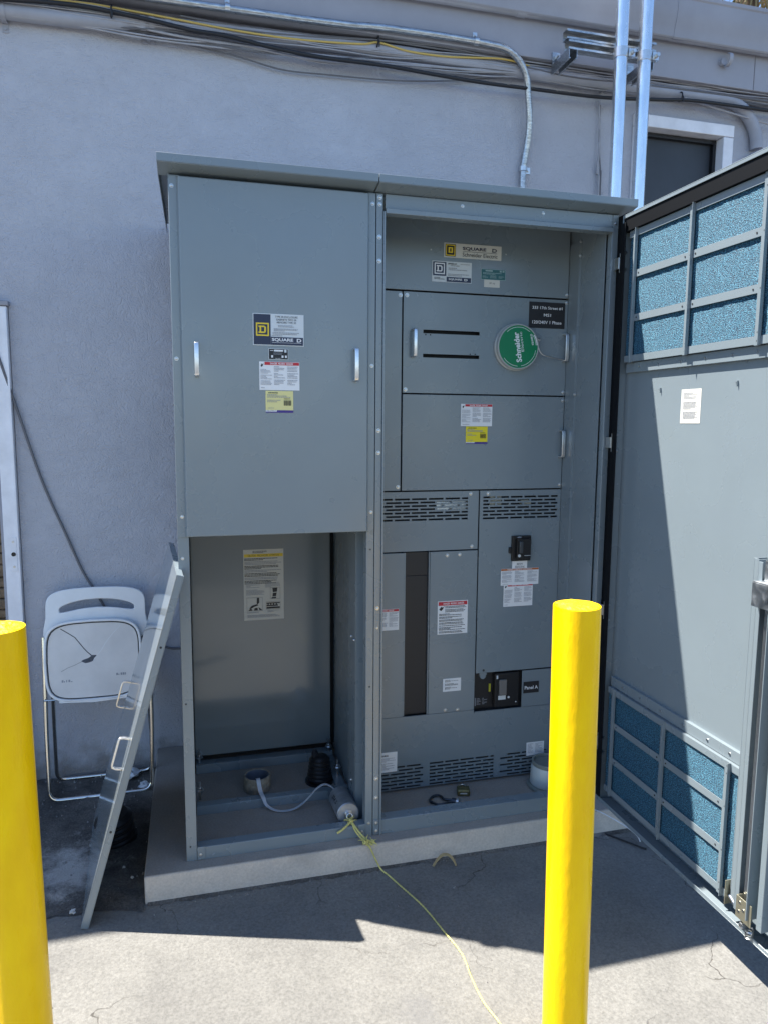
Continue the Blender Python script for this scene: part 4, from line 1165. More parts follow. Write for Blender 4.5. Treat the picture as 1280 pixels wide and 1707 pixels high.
for a0, a1 in ((-2.3, -.9), (-.7, -.1), (.15, 1.4), (1.6, 2.5)): arc_band(a0, a1, .0755, .077, 1)
arc_band(-.62, -.1, .0795, .083, 1)
def turned(s_, cx, cy, along, tall, m, ang, bold=.01):
    """text centred at cx, cy, running upwards and turned by ang from the vertical."""
    vs, fs, _ = text_shape(s_, bold)
    out = []
    for a, c in vs:
        p = (a - .5) * along; q = (c - .5) * tall
        dx, dy = math.sin(ang), -math.cos(ang)        # reading direction (v grows downwards)
        ux, uy = math.cos(ang + math.pi), math.sin(ang + math.pi)
        out.append(Fm(cx + dx * p + ux * q, cy + dy * p + uy * q, .0013))
    bm_.add(out, fs, m)
turned('Schneider', R_ - .004, R_ + .002, .118, .024, 1, -.16, .03)
turned('Electric', R_ + .013, R_ - .020, .078, .011, 1, -.16, .0)
turned('SQUARE D', R_ + .058, R_ - .030, .044, .009, 1, -.22, .03)
bm_.build('cover_disc', [GREENP, WHITE], mcv, smooth=0)
b = MB(); b.tube(smooth_path([(1.404, DY - .024, 1.856), (1.410, DY - .024, 1.83), (1.43, DY - .022, 1.808), (1.48, DY - .022, 1.797), (1.525, DY - .020, 1.790), (1.535, DY - .02, 1.789)], 5), .0024, n=6); b.build('seal_wire', ZINC, mcv)
b = MB(); b.cyl((1.402, DY - .026, 1.868), (1.412, DY - .026, 1.866), .006, n=10); b.build('seal_clip', ZINC, mcv)
# labels on the bus panel
danger(bus, front(1.091, 1.608, DY - .0002), .134, .088)
catalog(bus, front(1.1135, 1.5185, DY - .0002), .093, .070, YELHOT)
# main breaker with its handle, and labels below
b = MB()
b.box(1.326, 1.410, DY - .012, DY + .003, 0.962, 1.068); b.box(1.340, 1.402, DY - .030, DY - .0125, 0.976, 1.058); b.box(1.314, 1.3255, DY - .010, DY + .002, .995, 1.02)
brk = b.build('main_breaker', BLACK, mainp, smooth=0, bevel=.002)
b = MB(); b.box(1.344, 1.360, DY - .046, DY - .031, 1.000, 1.050); b.build('breaker_handle', mat('dark_grey_plastic', (.05, .055, .06), .35), brk, bevel=.003)
b = MB(); b.cyl((1.349, DY - .033, .988), (1.349, DY - .0302, .988), .006, n=14); b.box(1.372, 1.400, DY - .0312, DY - .0302, .987, .9885); b.build('breaker_mark', SILVERP, brk, smooth=0)
b = MB()
pts = [(1.356 + .010 * math.cos(k * math.pi / 8), DY - .0135, 1.0625 + .003 * math.sin(k * math.pi / 8)) for k in range(16)]
b.prism(pts, (0, .0005, 0)); b.build('breaker_badge', GREYINK, brk, smooth=0)
print_label('name_label', mainp, front(1.3325, .9615, DY - .0002), .068, .037, WHITE, [('t', 'MAIN', .021, .011, .026, .006, INK, .01), ('r', .012, .0205, .045, .0005, INK), ('t', 'PRINCIPAL', .013, .024, .044, .006, INK, .01)])
danger(mainp, front(1.2825, .9290, DY - .0010), .172, .071, band=ORANGEP, title='WARNING  ADVERTENCIA  AVERTISSEMENT', icon=False, name='warning_label')
danger(mainp, front(1.297, .8645, DY - .0002), .133, .098)
# lower strips
danger(ll, front(.7085, .7865, DY - .0002), .134, .088)
w, h = .131, .140
its = [('r', .003, .003, w - .006, .0155, REDP), ('t', 'DANGER  PELIGRO  DANGER', .024, .0068, .090, .008, WHITE, .02), ('p', [(.006, .034), (.016, .022), (.021, .027), (.030, .019), (.022, .033), (.014, .041)], INK),
       ('l', .032, .021, .093, .010, 2, INK), ('l', .032, .034, .093, .014, 3, INK)]
y = .052
for n in (2, 2, 2, 2, 1, 3, 2):
    its.append(('l', .006, y, .118, n * .0048, n, INK)); y += n * .0048 + .0028
print_label('danger_label', lr, front(1.0070, .8060, DY - .0002), w, h, WHITE, its, label='tall danger label with a red band')
print_label('notice_label', lr, front(1.0360, .4745, DY - .0002), .079, .056, WHITE, [('l', .008, .006, .060, .010, 3, INK), ('l', .008, .021, .060, .010, 3, INK), ('l', .008, .036, .060, .011, 3, INK)])
# branch breaker in its opening
b = MB()
b.box(1.1825, 1.3945, DY + .022, DY + .028, .3185, .4840); b.box(1.268, 1.378, DY - .004, DY + .0215, .330, .478)
fb = b.build('branch_breaker', BLACK, sb, smooth=0, bevel=.002)
b = MB(); b.box(1.284, 1.318, DY - .016, DY - .0045, .385, .452); b.build('breaker_handle', mat('tan_grey_plastic', (.17, .16, .15), .4), fb, bevel=.002)
b = MB(); b.box(1.284, 1.318, DY - .0055, DY - .0045, .362, .380); b.cyl((1.332, DY - .0056, .370), (1.332, DY - .0045, .370), .005, n=12); b.cyl((1.366, DY - .0056, .347), (1.366, DY - .0045, .347), .003, n=8); b.box(1.274, 1.281, DY - .0055, DY - .0045, .455, .470); b.build('breaker_mark', SILVERP, fb, smooth=0)
b = MB(); b.box(1.250, 1.258, DY + .018, DY + .0215, .393, .428); b.build('breaker_flag', mat('olive_yellow_plastic', (.42, .40, .03), .4), fb, smooth=0)
b = MB(); b.cyl((1.216, DY + .0045, .470), (1.216, DY + .0215, .470), .013, n=16); b.box(1.200, 1.232, DY + .004, DY + .008, .474, .484); b.build('mounting_tab', PAINT, fb)
print_label('spec_label', fb, front(1.186, .372, DY + .0218), .060, .040, INK, [('r', .002, .002, .004, .036, GREYINK), ('l', .010, .004, .020, .03, 5, GREYINK), ('l', .036, .004, .022, .03, 5, GREYINK)])
print_label('name_label', pa, front(1.4020, .4290, DY - .0002), .072, .050, INK, [('t', 'Panel A', .005, .018, .062, .0155, WHITE, .02)], th=.002)
# labels on the bottom panel
its = [('t', 'WARNING', .006, .010, .040, .008, INK, .03), ('l', .006, .024, .072, .018, 4, GREYINK), ('l', .006, .046, .072, .030, 6, GREYINK)]
print_label('notice_label', bot, front(.7570, .1800, DY - .0002), .084, .086, WHITE, its)
print_label('notice_label', bot, front(1.4255, .1530, DY - .0002), .084, .060, WHITE, [('l', .006, .005, .028, .044, 8, GREYINK), ('l', .042, .005, .036, .044, 8, GREYINK)])
# bottom rail of the open section
b = MB(); b.box(0.7005, 1.5615, 0.000, 0.003, 0.0, 0.056); b.box(0.7005, 1.5615, 0.0032, 0.050, 0.053, 0.056); b.box(0.7005, 1.5615, 0.047, 0.050, .036, 0.0528); part('bottom_rail', b, bevel=.0012)
b = MB(); b.box(0.6693, 0.6924, -0.0035, -0.0003, 0.004, 0.062); part('corner_clip', b, bevel=.0008)

# --- bolts: one mesh, shared
b = MB(); b.lathe((0, 0, 0), [(0.0062, 0), (0.0062, .0022), (0.0052, .0045), (0.0022, .0055)], 10, axis=(0, -1, 0)); b.lathe((0, 0, 0), [(0.0080, -.0004), (0.0080, .0009)], 12, axis=(0, -1, 0))
me = D.meshes.new('bolt')
bb = MB(); bb.lathe((0, 0, 0), [(0.0060, 0.0005), (0.0060, .0024), (0.0050, .0046), (0.0022, .0056)], 10, axis=(0, -1, 0)); bb.lathe((0, 0, 0), [(0.0078, -.0008), (0.0078, .0009)], 12, axis=(0, -1, 0))
me.from_pydata([tuple(v) for v in bb.v], [], bb.f); me.materials.append(ZINC); me.shade_smooth(); me.set_sharp_from_angle(angle=.6)
def bolt(x, y, z, s=1.0, parent=None):
    o = D.objects.new('bolt', me); COL.objects.link(o); o.parent = parent or sb
    o.location = Vector((x, y, z)) - wloc(parent or sb); o.scale = (s, s, s); o.rotation_euler = (0, random.uniform(0, 1), 0)
for x, z in ((.681, 2.280), (.680, 2.152), (.680, 2.074), (.681, 1.503), (.681, 1.426), (.681, .869), (.681, .222), (.681, .147)): bolt(x, 0, z)
for x, z in ((.681, 2.258), (.681, .049), (.681, .018)): bolt(x, -.0036 if z < .1 else 0, z, .9)
bolt(.681, 0, .796, .6)
for x, z in ((.011, 2.258), (.655, 2.256), (.012, 1.729), (.655, 1.724), (.016, 1.218), (.655, 1.218)): bolt(x, -.0046, z, .85)
for x, z in ((.014, 1.078), (.654, .050)): bolt(x, 0, z, .75)
for x, z in ((.048, .022), (.627, .024)): bolt(x, -.0036, z, .7)
for x, z in ((.975, 2.276), (1.281, 2.276), (1.573, 2.262)): bolt(x, 0, z, .8)
for x, z in ((.862, 2.017), (.836, 2.016), (.859, 1.660), (1.538, 1.661), (1.538, 1.628), (.833, 1.279), (1.538, 1.279), (1.141, 1.247), (1.217, 1.246), (1.151, 1.030), (1.045, .996), (1.099, .998), (1.049, .338), (1.103, .335), (1.540, 2.052), (1.540, 2.020)): bolt(x, DY, z)
for x, y, z in ((1.548, .2, 2.245), (1.548, .2, 2.19), (1.548, .2, 1.65)): bolt(x, y, z, .9)
for x, z in ((.956, 2.192), (1.267, 2.194)): bolt(x, DY, z, .38)
b = MB()
for x, y, z in ((.012, 0, .574), (.014, 0, .054), (.654, 0, 1.084), (.654, 0, .578)): b.cyl((x, y - .0008, z), (x, y + .001, z), .0032, n=8)
part('screw_hole', b, DARK, smooth=0)
b = MB(); b.cyl((1.216, DY - .0008, .497), (1.216, DY + .001, .497), .005, n=10); b.build('screw_hole', DARK, mainp, smooth=0)
me_s = me
for y in (.14, .19):
    o = D.objects.new('bolt', me); COL.objects.link(o); o.parent = sb; o.location = Vector((.6279, y, .714)) - wloc(sb); o.rotation_euler = (0, 0, -math.pi / 2); o.scale = (.9,) * 3
o = D.objects.new('bolt', me); COL.objects.link(o); o.parent = sb; o.location = Vector((.6279, .19, .13)) - wloc(sb); o.rotation_euler = (0, 0, -math.pi / 2); o.scale = (.9,) * 3
for x, y in ((.05, .67), (.622, .645), (.622, .44), (.05, .38)):
    b = MB(); b.cyl((x, y, .02), (x, y, .095), .005, n=8); b.cyl((x, y, .060), (x, y, .072), .011, n=6); b.cyl((x, y, .0605), (x, y, .0625), .016, n=12); part('anchor_bolt', b, ZINC)

# --- open door, square to the front, hinged on the far post
DX = 1.664                     # outer skin
DI = 1.642                     # inner sheet
DE = -0.945                    # free edge
b = MB()
b.box(DX - .003, DX, DE, -.002, 0.024, 2.292)
b.box(1.602, DX - .0032, DE, -.002, 2.289, 2.292); b.box(1.602, DX - .0032, DE, -.002, 0.024, 0.027)
b.box(1.602, DX - .0032, DE, DE + .003, .0272, 2.2888); b.box(1.602, DX - .0032, -.005, -.002, .0272, 2.2888)
b.box(1.602, 1.605, DE + .0032, -.0052, .0272, .040); b.box(1.602, 1.605, DE + .0032, -.0052, 2.2785, 2.2888)
door = part('door', b, PAINT, bevel=.001, label='open door showing blue filters and a latch rod on its inner face')
b = MB(); b.box(DI, DI + .0025, DE + .004, -.006, .520, 1.740); ds = b.build('inner_sheet', PAINT, door, smooth=0)
b = MB(); b.box(1.606, DX - .004, DE + .004, -.006, 2.232, 2.276); b.build('seal_shade_strip', GASKET_SHADE, door, smooth=0)  # black strip painted in for the shaded underside of the top flange
b = MB(); b.box(1.596, 1.6015, -.030, -.003, .045, 2.262); b.build('seal_shade_strip', GASKET_SHADE, door, smooth=0, bevel=.002)
door.scale = (.975, .975, .975)          # door scaled about the camera, with the offset below; image unchanged, shadow edge moves
door.location = (-.0184, -.071, .0382)
b = MB(); b.box(1.5868, 1.600, -.050, .040, .085, 2.288); part('seal_shade_strip', b, GASKET_SHADE, bevel=.003)
FX = 1.617
def fbar(y0, y1, z0, z1, x=FX, th=.002, flange=0):
    b = MB(); b.box(x, x + th, y0, y1, z0, z1)
    if flange: b.box(x - .010, x - .0002, y0, y0 + .002, z0, z1)
    return b.build('filter_bar', PAINT, door, smooth=0, bevel=.0006)
cols = (-.069, -.376, -.690)
def filt(za, zb, rows):
    b = MB()
    ny, nz = 90, 50; vs = []; fs = []
    for j in range(nz + 1):
        for i in range(ny + 1):
            y = -.028 - (.905) * i / ny; z = za + .012 + (zb - za - .024) * j / nz
            vs.append((FX + .006 + .0016 * mn.noise(Vector((y * 30, z * 30, za))) + .0012 * mn.noise(Vector((y * 120, z * 120, za))), y, z))
    for j in range(nz):
        for i in range(ny):
            a = j * (ny + 1) + i; fs.append((a, a + 1, a + ny + 2, a + ny + 1))
    b.add(vs, fs); b.build('filter_mat', FILTER, door, smooth=180)
    fbar(-.935, -.028, zb - .024, zb); fbar(-.935, -.028, za, za + .024)
    b = MB(); b.box(FX + .0022, DI + .002, -.935, -.028, zb - .002, zb); b.box(FX + .0022, DI + .002, -.935, -.028, za, za + .002); b.build('filter_flange', PAINT, door, smooth=0)
    for c in cols: fbar(c - .012, c + .012, za - .003, zb + .003, FX - .0024, flange=1)
    for a, c in ((-.0812, -.3638), (-.3882, -.6778)):
        for r in (1, 2):
            z = za + (zb - za) * r / 3
            fbar(c, a, z - .0125, z + .0125, FX - .0012)
    b = MB()
    for c in cols:
        for z in (za + .010, za + .034, zb - .012, zb - .036, za + (zb - za) / 3, za + (zb - za) * 2 / 3): b.cyl((FX - .0036, c, z), (FX - .002, c, z), .0028, n=8)
    for c in (-.095, -.40, -.66, -.35):
        for r in (1, 2):
            b.cyl((FX - .0026, c, za + (zb - za) * r / 3), (FX - .001, c, za + (zb - za) * r / 3), .003, n=8)
    b.build('rivet', DARK, door, smooth=0)
filt(1.760, 2.230, 3)
filt(0.075, 0.505, 3)
for z0, z1 in ((1.722, 1.758), (.507, .545)):
    b = MB(); b.box(FX + .012, DI + .001, -.936, -.026, z0, z1); b.build('filter_flange', PAINT, door, smooth=0, bevel=.001)
b = MB()
for y in (-.11, -.22, -.34, -.46, -.58, -.68):
    b.cyl((FX + .009, y, 1.742), (FX + .0122, y, 1.742), .0035, n=8); b.cyl((FX + .009, y, .527), (FX + .0122, y, .527), .004, n=8)
b.build('rivet', ZINC, door, smooth=0)
b = MB()
for y, z in ((-.215, 1.655), (-.585, 1.660), (-.30, 1.728), (-.62, 1.728)):
    b.box(DI - .006, DI - .0002, y - .010, y, z, z + .004); b.box(DI - .006, DI - .0002, y - .0122, y - .0102, z - .012, z + .004)
b.build('sheet_tab', PAINT, door, smooth=0)
# printed instruction on the inner sheet
def Fd(y1, z1): return lambda u, v, d: (DI - .0002 - d, y1 - u, z1 - v)
print_label('instruction_label', door, Fd(-.338, 1.648), .098, .112, OFFWH, [('l', .012, .010, .074, .022, 5, GREYINK), ('l', .012, .040, .074, .026, 6, GREYINK), ('l', .012, .072, .074, .026, 6, GREYINK)])
# latch channel and rods
b = MB(); b.box(1.598, 1.6415, -.7575, -.7545, .10, 1.155); b.box(1.598, 1.601, -.772, -.7577, .10, 1.155); b.build('latch_channel', PAINT, door, smooth=0, bevel=.001)
b = MB(); b.box(1.590, 1.6415, -.7830, -.7800, .09, 1.155); b.box(1.590, 1.593, -.798, -.7832, .09, 1.150); b.build('latch_channel', PAINT, door, smooth=0, bevel=.001)
b = MB(); b.box(1.600, 1.612, -.8200, -.8060, .08, 1.10); b.build('latch_rod', ALU, door, smooth=0, bevel=.001)
b = MB(); b.box(1.572, 1.6415, -.8500, -.847, .10, 1.150); b.build('latch_channel', PAINT, door, smooth=0, bevel=.001)
b = MB(); b.box(1.566, 1.5695, -.925, -.790, 1.026, 1.094); b.box(1.566, 1.640, -.925, -.792, 1.0945, 1.098); b.box(1.5697, 1.615, -.793, -.790, 1.026, 1.0942); b.build('latch_bracket', DULLALU, door, smooth=0, bevel=.001)
b = MB(); b.box(1.585, 1.589, -.925, -.812, 1.100, 1.158); b.build('latch_plate', DULLALU, door, smooth=0, bevel=.001)
OLIVE = mat('yellow_passivated_steel', (.42, .40, .30), .4, metal=.8)
b = MB(); b.box(1.580, 1.583, -.860, -.800, .082, .150); b.box(1.5832, 1.64, -.803, -.800, .082, .150); b.build('rod_guide', OLIVE, door, smooth=0, bevel=.0008)
b = MB(); b.box(1.584, 1.640, -.750, -.7475, .082, .160); b.build('rod_guide', OLIVE, door, smooth=0, bevel=.0008)
b = MB(); b.cyl((1.600, -.826, .07), (1.600, -.752, .11), .007, n=10); b.cyl((1.594, -.825, .062), (1.594, -.815, .062), .013, n=14)
for y, z in ((-.815, .135), (-.83, .118), (-.812, .105)): b.cyl((1.5785, y, z), (1.5798, y, z), .0045, n=8)
b.build('rod_pin', ZINC, door)
b = MB(); b.tube([(1.600 + .011 * math.cos(t), -.838 + .011 * math.sin(t) * .9, .030 + .030 * t / 19) for t in [k * .45 for k in range(44)]], .0022, n=5); b.build('rod_spring', ZINC, door)
b = MB(); b.box(1.575, 1.6412, -.905, -.885, .10, 1.05); b.build('latch_cover', PAINT, door, smooth=0, bevel=.002)
# hinges
for z in (2.115, 1.463, .818, .287):
    b = MB()
    b.cyl((1.5780, -.040, z - .034), (1.5780, -.040, z + .034), .0055, n=10)
    b.box(1.570, 1.5760, -.036, -.0045, z - .020, z + .020); b.box(1.5790, 1.5850, -.060, -.036, z - .038, z + .038)
    for q in (-.030, .030): b.cyl((1.577, -.072, z + q), (1.566, -.074, z + q), .005, n=8)
    part('hinge', b, ZINC)

# ================================================================== LEANING COVER
A = Vector((-0.332, -0.132, G)); B_ = Vector((-0.376, 0.526, G)); N_ = Vector((-0.004, -0.110, 1.043))
eu = (B_ - A).normalized(); ev = (N_ - A); Hh = ev.length; ev = ev.normalized()
ew = eu.cross(ev).normalized()
if ew.x > 0: ew = -ew                   # ew: out of the painted face, towards the wall side
ev = ew.cross(eu).normalized()
if ev.z < 0: ev = -ev
Wd = (B_ - A).length
def P(u, v, w): return A + eu * u + ev * v + ew * w + Vector((0, 0, .004))
lp = thing('cabinet_cover', 'loose grey sheet metal cover with two handles leaning against the cabinet corner', 'metal panel', (-0.33, 0.2, G))
b = MB(); b.box(0, Wd, 0, Hh, -.0022, 0, T=lambda x, y, z: P(x, y, z)); b.build('sheet', COVERP, lp, smooth=0, bevel=.001)
b = MB()
b.box(0, .0022, 0.001, Hh - .001, -.022, -.0024, T=lambda x, y, z: P(x, y, z)); b.box(Wd - .0022, Wd, 0.001, Hh - .001, -.022, -.0024, T=lambda x, y, z: P(x, y, z))
b.box(.0024, Wd - .0024, Hh - .0022, Hh, -.022, -.0024, T=lambda x, y, z: P(x, y, z)); b.box(.0024, Wd - .0024, 0, .0022, -.022, -.0024, T=lambda x, y, z: P(x, y, z))
b.box(-.0, .014, .001, Hh - .001, -.0245, -.0222, T=lambda x, y, z: P(x, y, z))
b.build('edge_flange', PAINT, lp, smooth=0, bevel=.0006)
for u in (.060, Wd - .060):
    b = MB(); e = .034; c = .565
    z0, z1 = c - .056, c + .056
    b.ribbon([P(u, z0 + .004, .001), P(u, z0 + .003, e * .6), P(u, z0 + .006, e * .92), P(u, z0 + .014, e), P(u, c, e), P(u, z1 - .014, e), P(u, z1 - .006, e * .92), P(u, z1 - .003, e * .6), P(u, z1 - .004, .001)], eu, .0135, .006)
    b.build('handle', ALU, lp, smooth=50, bevel=.001)
b = MB(); b.cyl(P(-.0008, .33, -.012), P(.001, .33, -.012), .004, n=8); b.cyl(P(-.0008, .95, -.012), P(.001, .95, -.012), .004, n=8); b.build('screw_hole', DARK, lp, smooth=0)

# ================================================================== FOLDING CHAIR leaning on the wall
CO = Vector((-0.36, 0.725, G + .010)); cv_ = Vector((0, .155, .9)).normalized(); cn = Vector((0, -cv_.z, cv_.y))
def C(u, v, w): return CO + Vector((1, 0, 0)) * u + cv_ * v + cn * w
ch = thing('folding_chair', 'folded white plastic chair with cracked seat leaning against the stucco wall', 'folding chair', (-0.36, 0.80, G))
def sup(n, a, bb, e, cu=0, cv=0, fn=None):
    out = []
    for k in range(n):
        t = 2 * math.pi * k / n; c, s_ = math.cos(t), math.sin(t)
        u = a * math.copysign(abs(c) ** (2 / e), c); v = bb * math.copysign(abs(s_) ** (2 / e), s_)
        if fn: u, v = fn(u, v)
        out.append((u + cu, v + cv))
    return out
NB_ = 72
outer = sup(NB_, .206, .112, 5.5, -.012, .782, lambda u, v: (u * (1 + .10 * max(0, -v) / .112), v + (.014 * (1 - (u / .206) ** 2) if v > 0 else 0)))
inner = sup(NB_, .154, .018, 4.0, -.008, .812, lambda u, v: (u, v + .026 * (1 - (u / .154) ** 2)))
b = MB(); b.ring([C(u, v, -.006 - .10 * (u + .012) ** 2) for u, v in outer], [C(u, v, -.006 - .10 * (u + .012) ** 2) for u, v in inner], cn * .013)
b.build('backrest', CHAIRW, ch, smooth=35, bevel=.004, seg=3)
tf = lambda u, v: (u * (1 - .05 * max(0, -v) / .17), v + (.012 * (1 - (u / .2) ** 2) if v > 0 else -.004 * (1 - (u / .2) ** 2)))
so = sup(64, .198, .166, 5.0, -.021, .592, tf); si = sup(64, .188, .156, 5.0, -.021, .592, tf)
b = MB(); b.ring([C(u, v, .018) for u, v in so], [C(u, v, .018) for u, v in si], cn * .034)
seat = b.build('seat', CHAIRW, ch, smooth=40, bevel=.003, seg=2)
po = sup(64, .1825, .1505, 5.2, -.021, .592, tf)
hole = []
hp = [(-.006, .615), (-.018, .604), (-.024, .590), (-.040, .585), (-.054, .583), (-.071, .592), (-.064, .599), (-.048, .603), (-.034, .609), (-.031, .617)]
import bisect
def loop_at(pts, n, c):
    """resample a closed outline by angle about c so that it matches an n-point loop."""
    out = []
    for k in range(n):
        t = 2 * math.pi * k / n; d = (math.cos(t), math.sin(t)); best = None
        for i in range(len(pts)):
            x1, y1 = pts[i][0] - c[0], pts[i][1] - c[1]; x2, y2 = pts[(i + 1) % len(pts)][0] - c[0], pts[(i + 1) % len(pts)][1] - c[1]
            ex, ey = x2 - x1, y2 - y1; den = d[0] * ey - d[1] * ex
            if abs(den) < 1e-12: continue
            r = (x1 * ey - y1 * ex) / den; s_ = (x1 * d[1] - y1 * d[0]) / den
            if r > 0 and -1e-6 <= s_ <= 1 + 1e-6 and (best is None or r > best): best = r
        best = best or .004
        out.append((c[0] + d[0] * best, c[1] + d[1] * best))
    return out
hc = (-.036, .598)
outer_p = loop_at(po, 64, hc); hole_p = loop_at(hp, 64, hc)
b = MB(); b.ring([C(u, v, .040) for u, v in outer_p], [C(u, v, .040) for u, v in hole_p], cn * .004)
sp = b.build('seat_plate', CHAIRG, seat, smooth=30)
b = MB()
def crack(pts, w):
    pts = [(u + random.uniform(-.002, .002), v + random.uniform(-.002, .002)) for u, v in pts]
    b.ribbon([C(u, v, .0441) for u, v in pts], cn.cross(C(pts[-1][0], pts[-1][1], 0) - C(pts[0][0], pts[0][1], 0)), w, .0006)
crack([(-.150, .738), (-.122, .716), (-.096, .698), (-.075, .672), (-.060, .648), (-.044, .628), (-.031, .615)], .0032)
crack([(-.071, .592), (-.10, .578), (-.123, .567), (-.150, .556)], .0011)
b.build('crack', mat('crack_shadow', (.03, .03, .035), .8), sp, smooth=0)
b = MB()
crack([(-.006, .614), (.012, .638), (.028, .664), (.041, .682), (.060, .706), (.092, .738)], .0022)
b.build('crack', CHAIRW, sp, smooth=0)
b = MB()
for x, v in ((-.150, .508), (.070, .522)):
    for k in range(5): b.box(x + k * .009, x + k * .009 + random.choice([.004, .007]), v, v + random.choice([.003, .006, .010]), .0441, .0445, T=lambda a, c_, d: C(a, c_, d))
b.build('moulded_print', GREYINK, sp, smooth=0)
b = MB(); b.tube([C(u, v, .026) for u, v in sup(64, .184, .152, 5.0, -.021, .592, tf)], .0042, n=7, closed=True); b.build('seat_gap_shade', mat('seat_gap_dark', (.10, .10, .10), .35, metal=.6), seat, smooth=60)  # dark ring put in for the shadow in the gap round the seat plate
# outer U tube, inner U tube, pivot rods
def fillet(pts, r, n=6):
    pts = [Vector(p) for p in pts]; out = [pts[0]]
    for i in range(1, len(pts) - 1):
        a = (pts[i - 1] - pts[i]).normalized(); c = (pts[i + 1] - pts[i]).normalized()
        for k in range(n + 1):
            t = k / n; out.append(pts[i] + a * (r * (1 - t) ** 2) + c * (r * t ** 2))
    out.append(pts[-1]); return out
b = MB(); b.tube(fillet([C(-.228, .70, -.004), C(-.222, .30, -.004), C(-.214, 0, -.004), C(.205, 0, -.004), C(.211, .30, -.004), C(.205, .70, -.004)], .045), .0092, n=12); b.build('leg_frame', CHROME, ch, smooth=60)
b = MB(); b.tube(fillet([(-.553, .800, .36), (-.568, .875, .10), (-.575, .917, G + .012), (-.163, .917, G + .012), (-.160, .875, .10), (-.165, .800, .36)], .045), .0085, n=12); b.build('leg_frame', CHROME, ch, smooth=60)
for u0, u1 in ((-.226, -.165), (.150, .214)):
    b = MB(); b.cyl(C(u0, .432, .016), C(u1, .432, .016), .004, n=8); b.build('pivot_rod', CHROME, ch)
b = MB(); b.tube([C(-.20, .66, .012), C(-.205, .55, .016), C(-.186, .47, .022), C(-.168, .43, .018)], .0045, n=7); b.build('seat_link', CHROME, ch)
b = MB(); b.ribbon([C(-.16, .428, .050), C(-.02, .420, .050), C(.12, .428, .050)], cv_, .008, .004); b.build('seat_edge', CHAIRW, ch, smooth=40)

# ================================================================== BOLLARDS
for (x, y), lab in (((-0.337, -0.824), 'yellow painted steel bollard beside the folding chair and leaning cover'), ((0.951, -0.93), 'yellow painted steel bollard in front of the open cabinet section')):
    t = thing('bollard', lab, 'bollard', (x, y, G), 'yellow bollards')
    b = MB(); b.lathe((x, y, G - .02), [(.0565, 0), (.0565, 1.216), (.0560, 1.2185)], 56); b.build('post', YELPAINT, t, smooth=50)
    b = MB(); nr, nk = 9, 48; vs = [(x, y, G + 1.2085)]; fs = []
    for i in range(1, nr + 1):
        for k in range(nk):
            a = 2 * math.pi * k / nk; r = .0530 * i / nr
            px, py = x + r * math.cos(a), y + r * math.sin(a)
            vs.append((px, py, G + 1.1985 + .008 * (1 - (i / nr) ** 2) + .0045 * mn.noise(Vector((px * 70, py * 70, 2))) * (1 if i < nr else .3)))
    for k in range(nk): fs.append((0, 1 + k, 1 + (k + 1) % nk))
    for i in range(nr - 1):
        for k in range(nk): fs.append((1 + i * nk + k, 1 + (i + 1) * nk + k, 1 + (i + 1) * nk + (k + 1) % nk, 1 + i * nk + (k + 1) % nk))
    b.add(vs, fs); b.build('concrete_fill', YELTOP, t, smooth=60)
    t.rotation_euler = (0, -.0120, 0)        # both posts tilted alike to match their image edges, offsetting camera fit error

# ================================================================== THINGS ON THE PAD
# conduit stub with the pull tape
st = thing('conduit_stub', 'short dirty conduit stub with blue inside on the compartment floor', 'pipe', (.283, .452, 0))
b = MB(); b.lathe((.283, .452, 0), [(.056, 0), (.057, .03), (.055, .062), (.048, .064)], 28)
b = MB(); ro = [(.283 + .056 * math.cos(2 * math.pi * k / 32), .452 + .056 * math.sin(2 * math.pi * k / 32), 0) for k in range(32)]; ri = [(.283 + .048 * math.cos(2 * math.pi * k / 32), .452 + .048 * math.sin(2 * math.pi * k / 32), 0) for k in range(32)]
b.ring(ro, ri, (0, 0, .064)); b.build('pipe', DIRTYPVC, st, smooth=40, bevel=.003)
b = MB(); b.ring([(.283 + .0475 * math.cos(2 * math.pi * k / 32), .452 + .0475 * math.sin(2 * math.pi * k / 32), 0.001) for k in range(32)], [(.283 + .045 * math.cos(2 * math.pi * k / 32), .452 + .045 * math.sin(2 * math.pi * k / 32), .001) for k in range(32)], (0, 0, .0605)); b.build('liner', BLUEIN, st, smooth=40)
bt = MB(); pb = [(.283, .440, .052), (.283, .402, .070), (.284, .375, .062), (.287, .340, .046), (.294, .292, .043), (.306, .272, .020), (.345, .250, .0045), (.405, .240, .008), (.455, .240, .038), (.497, .238, .082), (.530, .234, .100), (.560, .232, .085), (.580, .230, .055)]
pp_ = smooth_path(pb, 6)
bt.ribbon(pp_, [Vector((1, .1, 0)).lerp(Vector((.10, 1, -.12)), min(1, max(0, (i / len(pp_) - .18) * 2.6))) for i in range(len(pp_))], .0165, .0010)
o = bt.build('pull_tape', TAPEW, None, smooth=40, origin=(.3, .28, .01)); set_tag(o, 'flat white pull tape looping from the conduit stub to the steel mandrel', 'pull tape')
# black ribbed duct boot
bo = thing('duct_boot', 'black ribbed rubber duct boot in the corner of the lower compartment', 'duct', (.548, .455, 0))
pr = [(.062, 0), (.062, .008)]
for k in range(6):
    r0 = .0545 - .0022 * k; z = .010 + k * .0165
    pr += [(r0 - .006, z), (r0, z + .004), (r0, z + .009), (r0 - .006, z + .013)]
pr += [(.034, .112), (.020, .118)]
b = MB(); b.lathe((.548, .455, 0), pr, 26); b.build('ribbed_sleeve', BLACK, bo, smooth=40)
b = MB(); b.tube([(.530, .455, .112), (.526, .452, .135), (.522, .446, .142)], [.016, .013, .007], n=8); b.build('cable_end', CBLK, bo)
